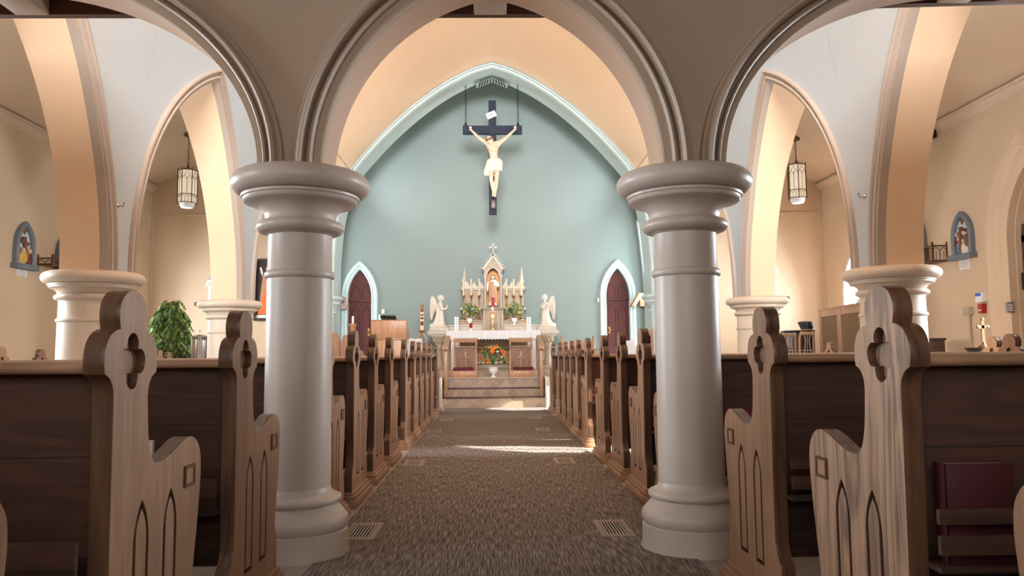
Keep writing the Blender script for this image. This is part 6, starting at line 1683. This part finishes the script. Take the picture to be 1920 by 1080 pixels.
# boxes on the right wall
def wbox(name, x0, x1, y0, y1, d, mat, label, cat, extra=None):
    a, b = wp(x0, y0, 1), wp(x1, y1, 1); ya, yb = sorted((a.y, b.y)); o = (XS-d/2, (ya+yb)/2, (a.z+b.z)/2); r = thing(name, label, cat, o)
    mb = MB(o); mb.box(XS-d, XS, ya, yb, b.z, a.z); mb.build('housing', MT[mat], r, bev=.006)
    if extra:
        nm, mt, (u0, u1, v0, v1) = extra; h = a.z-b.z; m = yb-ya; mb = MB(o)
        mb.box(XS-d-.006, XS-d+.002, ya+m*u0, ya+m*u1, b.z+h*v0, b.z+h*v1); mb.build(nm, MT[mt], r, ang=0)
    return o, ya, yb, a.z, b.z
wbox('hand_sanitizer_dispenser', 1841, 1854, 549, 566, .09, 'white', 'white dispenser with blue top on the right wall above the red alarm', 'dispenser', ('blue_label', 'signblue', (.1, .9, .62, .95)))
wbox('fire_alarm_pull', 1841, 1851, 570, 587, .06, 'alarm', 'red fire alarm pull box on the right wall', 'fire alarm', ('white_handle', 'white', (.2, .8, .25, .38)))
o, ya, yb, zu, zl = wbox('wall_box', 1814, 1826, 576, 590, .07, 'putty', 'beige electrical box with conduit on the right wall', 'electrical box')
r = [q for q in COL.objects if q.name == 'wall_box'][0]
mb = MB(o); mb.tube([(XS-.02, (ya+yb)/2, zl), (XS-.02, (ya+yb)/2, .3)], .014, 8); mb.box(XS-.03, XS, (ya+yb)/2-.03, (ya+yb)/2+.03, zl-.32, zl-.30); mb.build('conduit', MT['putty'], r, ang=40)
a, b = at(1888, 566, X=XS+.01), at(1903, 586, X=XS+.01); yc = 8.875; o = (XS+.1, 8.87, (a.z+b.z)/2)
a, b = at(1888, 566, Y=8.84), at(1903, 586, Y=8.84); r = thing('switch_plate', 'grey wall plate with switches beside the side door at the right edge', 'switch plate', ((a.x+b.x)/2, 8.85, (a.z+b.z)/2))
o = tuple(r.location); mb = MB(o); mb.box(a.x, b.x, 8.845, 8.885, b.z, a.z); mb.build('plate', MT['plate'], r, bev=.003)
mb = MB(o)
for i in range(3): mb.box(a.x+.02, b.x-.02, 8.838, 8.846, b.z+.02+.03*i, b.z+.035+.03*i)
mb.build('switches', MT['paper'], r, ang=0)
p = at(1748, 246, X=XS-.05); o = (XS-.05, p.y, p.z); r = thing('wall_speaker', 'small dark speaker on the right wall just under the ceiling moulding', 'speaker', o)
mb = MB(o); mb.box(XS-.10, XS-.02, p.y-.05, p.y+.05, p.z-.10, p.z+.10); mb.build('case', MT['iron'], r, bev=.01)
mb = MB(o); mb.tube([(XS-.05, p.y, p.z), (XS, p.y, p.z)], .012, 8); mb.build('mount', MT['iron'], r)
# brass cross and bowl on pedestals
Y = 7.6; p = at(1841, 652, Y=Y); zt9 = at(1841, 599, Y=Y).z; zb9 = p.z; o = (p.x, Y, 0)
r = thing('pedestal', 'slim wooden pedestal under the brass altar cross in the right aisle', 'pedestal', o)
mb = MB(o); mb.lathe([(.14, 0), (.14, .03), (.04, .06), (.035, zb9-.08), (.13, zb9-.03), (.13, zb9)], p.x, Y, 20); mb.build('column', MT['oak'], r, ang=40)
o = (p.x+.02, Y, zb9+.001); r = thing('brass_cross', 'antique brass standing cross in the right side aisle below the red alarm', 'cross', o); x = o[0]
mb = MB(o); mb.lathe([(.055, zb9+.001), (.05, zb9+.015), (.018, zb9+.035), (.012, zb9+.06)], x, Y, 16); mb.build('foot', MT['antique'], r, ang=40)
mb = MB(o); mb.box(x-.014, x+.014, Y-.008, Y+.008, zb9+.05, zt9); mb.box(x-.05, x+.05, Y-.008, Y+.008, zt9-.09, zt9-.058)
for q in ((-.05, zt9-.074), (.05, zt9-.074), (0, zt9)): mb.ball((x+q[0], Y, q[1]), .02, .012, .02, n=8, m=6)
mb.build('cross', MT['antique'], r, ang=40)
Y = 7.15; p = at(1826, 652, Y=Y); o = (p.x, Y, 0); r = thing('bowl_stand', 'dark metal bowl on a slender iron stand beside the brass cross', 'bowl stand', o)
mb = MB(o); mb.lathe([(.02, p.z-.06), (.04, p.z-.05), (.075, p.z-.01), (.085, p.z), (.07, p.z-.005), (.03, p.z-.04), (.001, p.z-.045)], p.x, Y, 24); mb.build('bowl', MT['iron'], r, ang=50)
mb = MB(o); mb.lathe([(.11, 0), (.1, .02), (.014, .04), (.012, p.z-.06)], p.x, Y, 14); mb.build('stand', MT['iron'], r, ang=40)
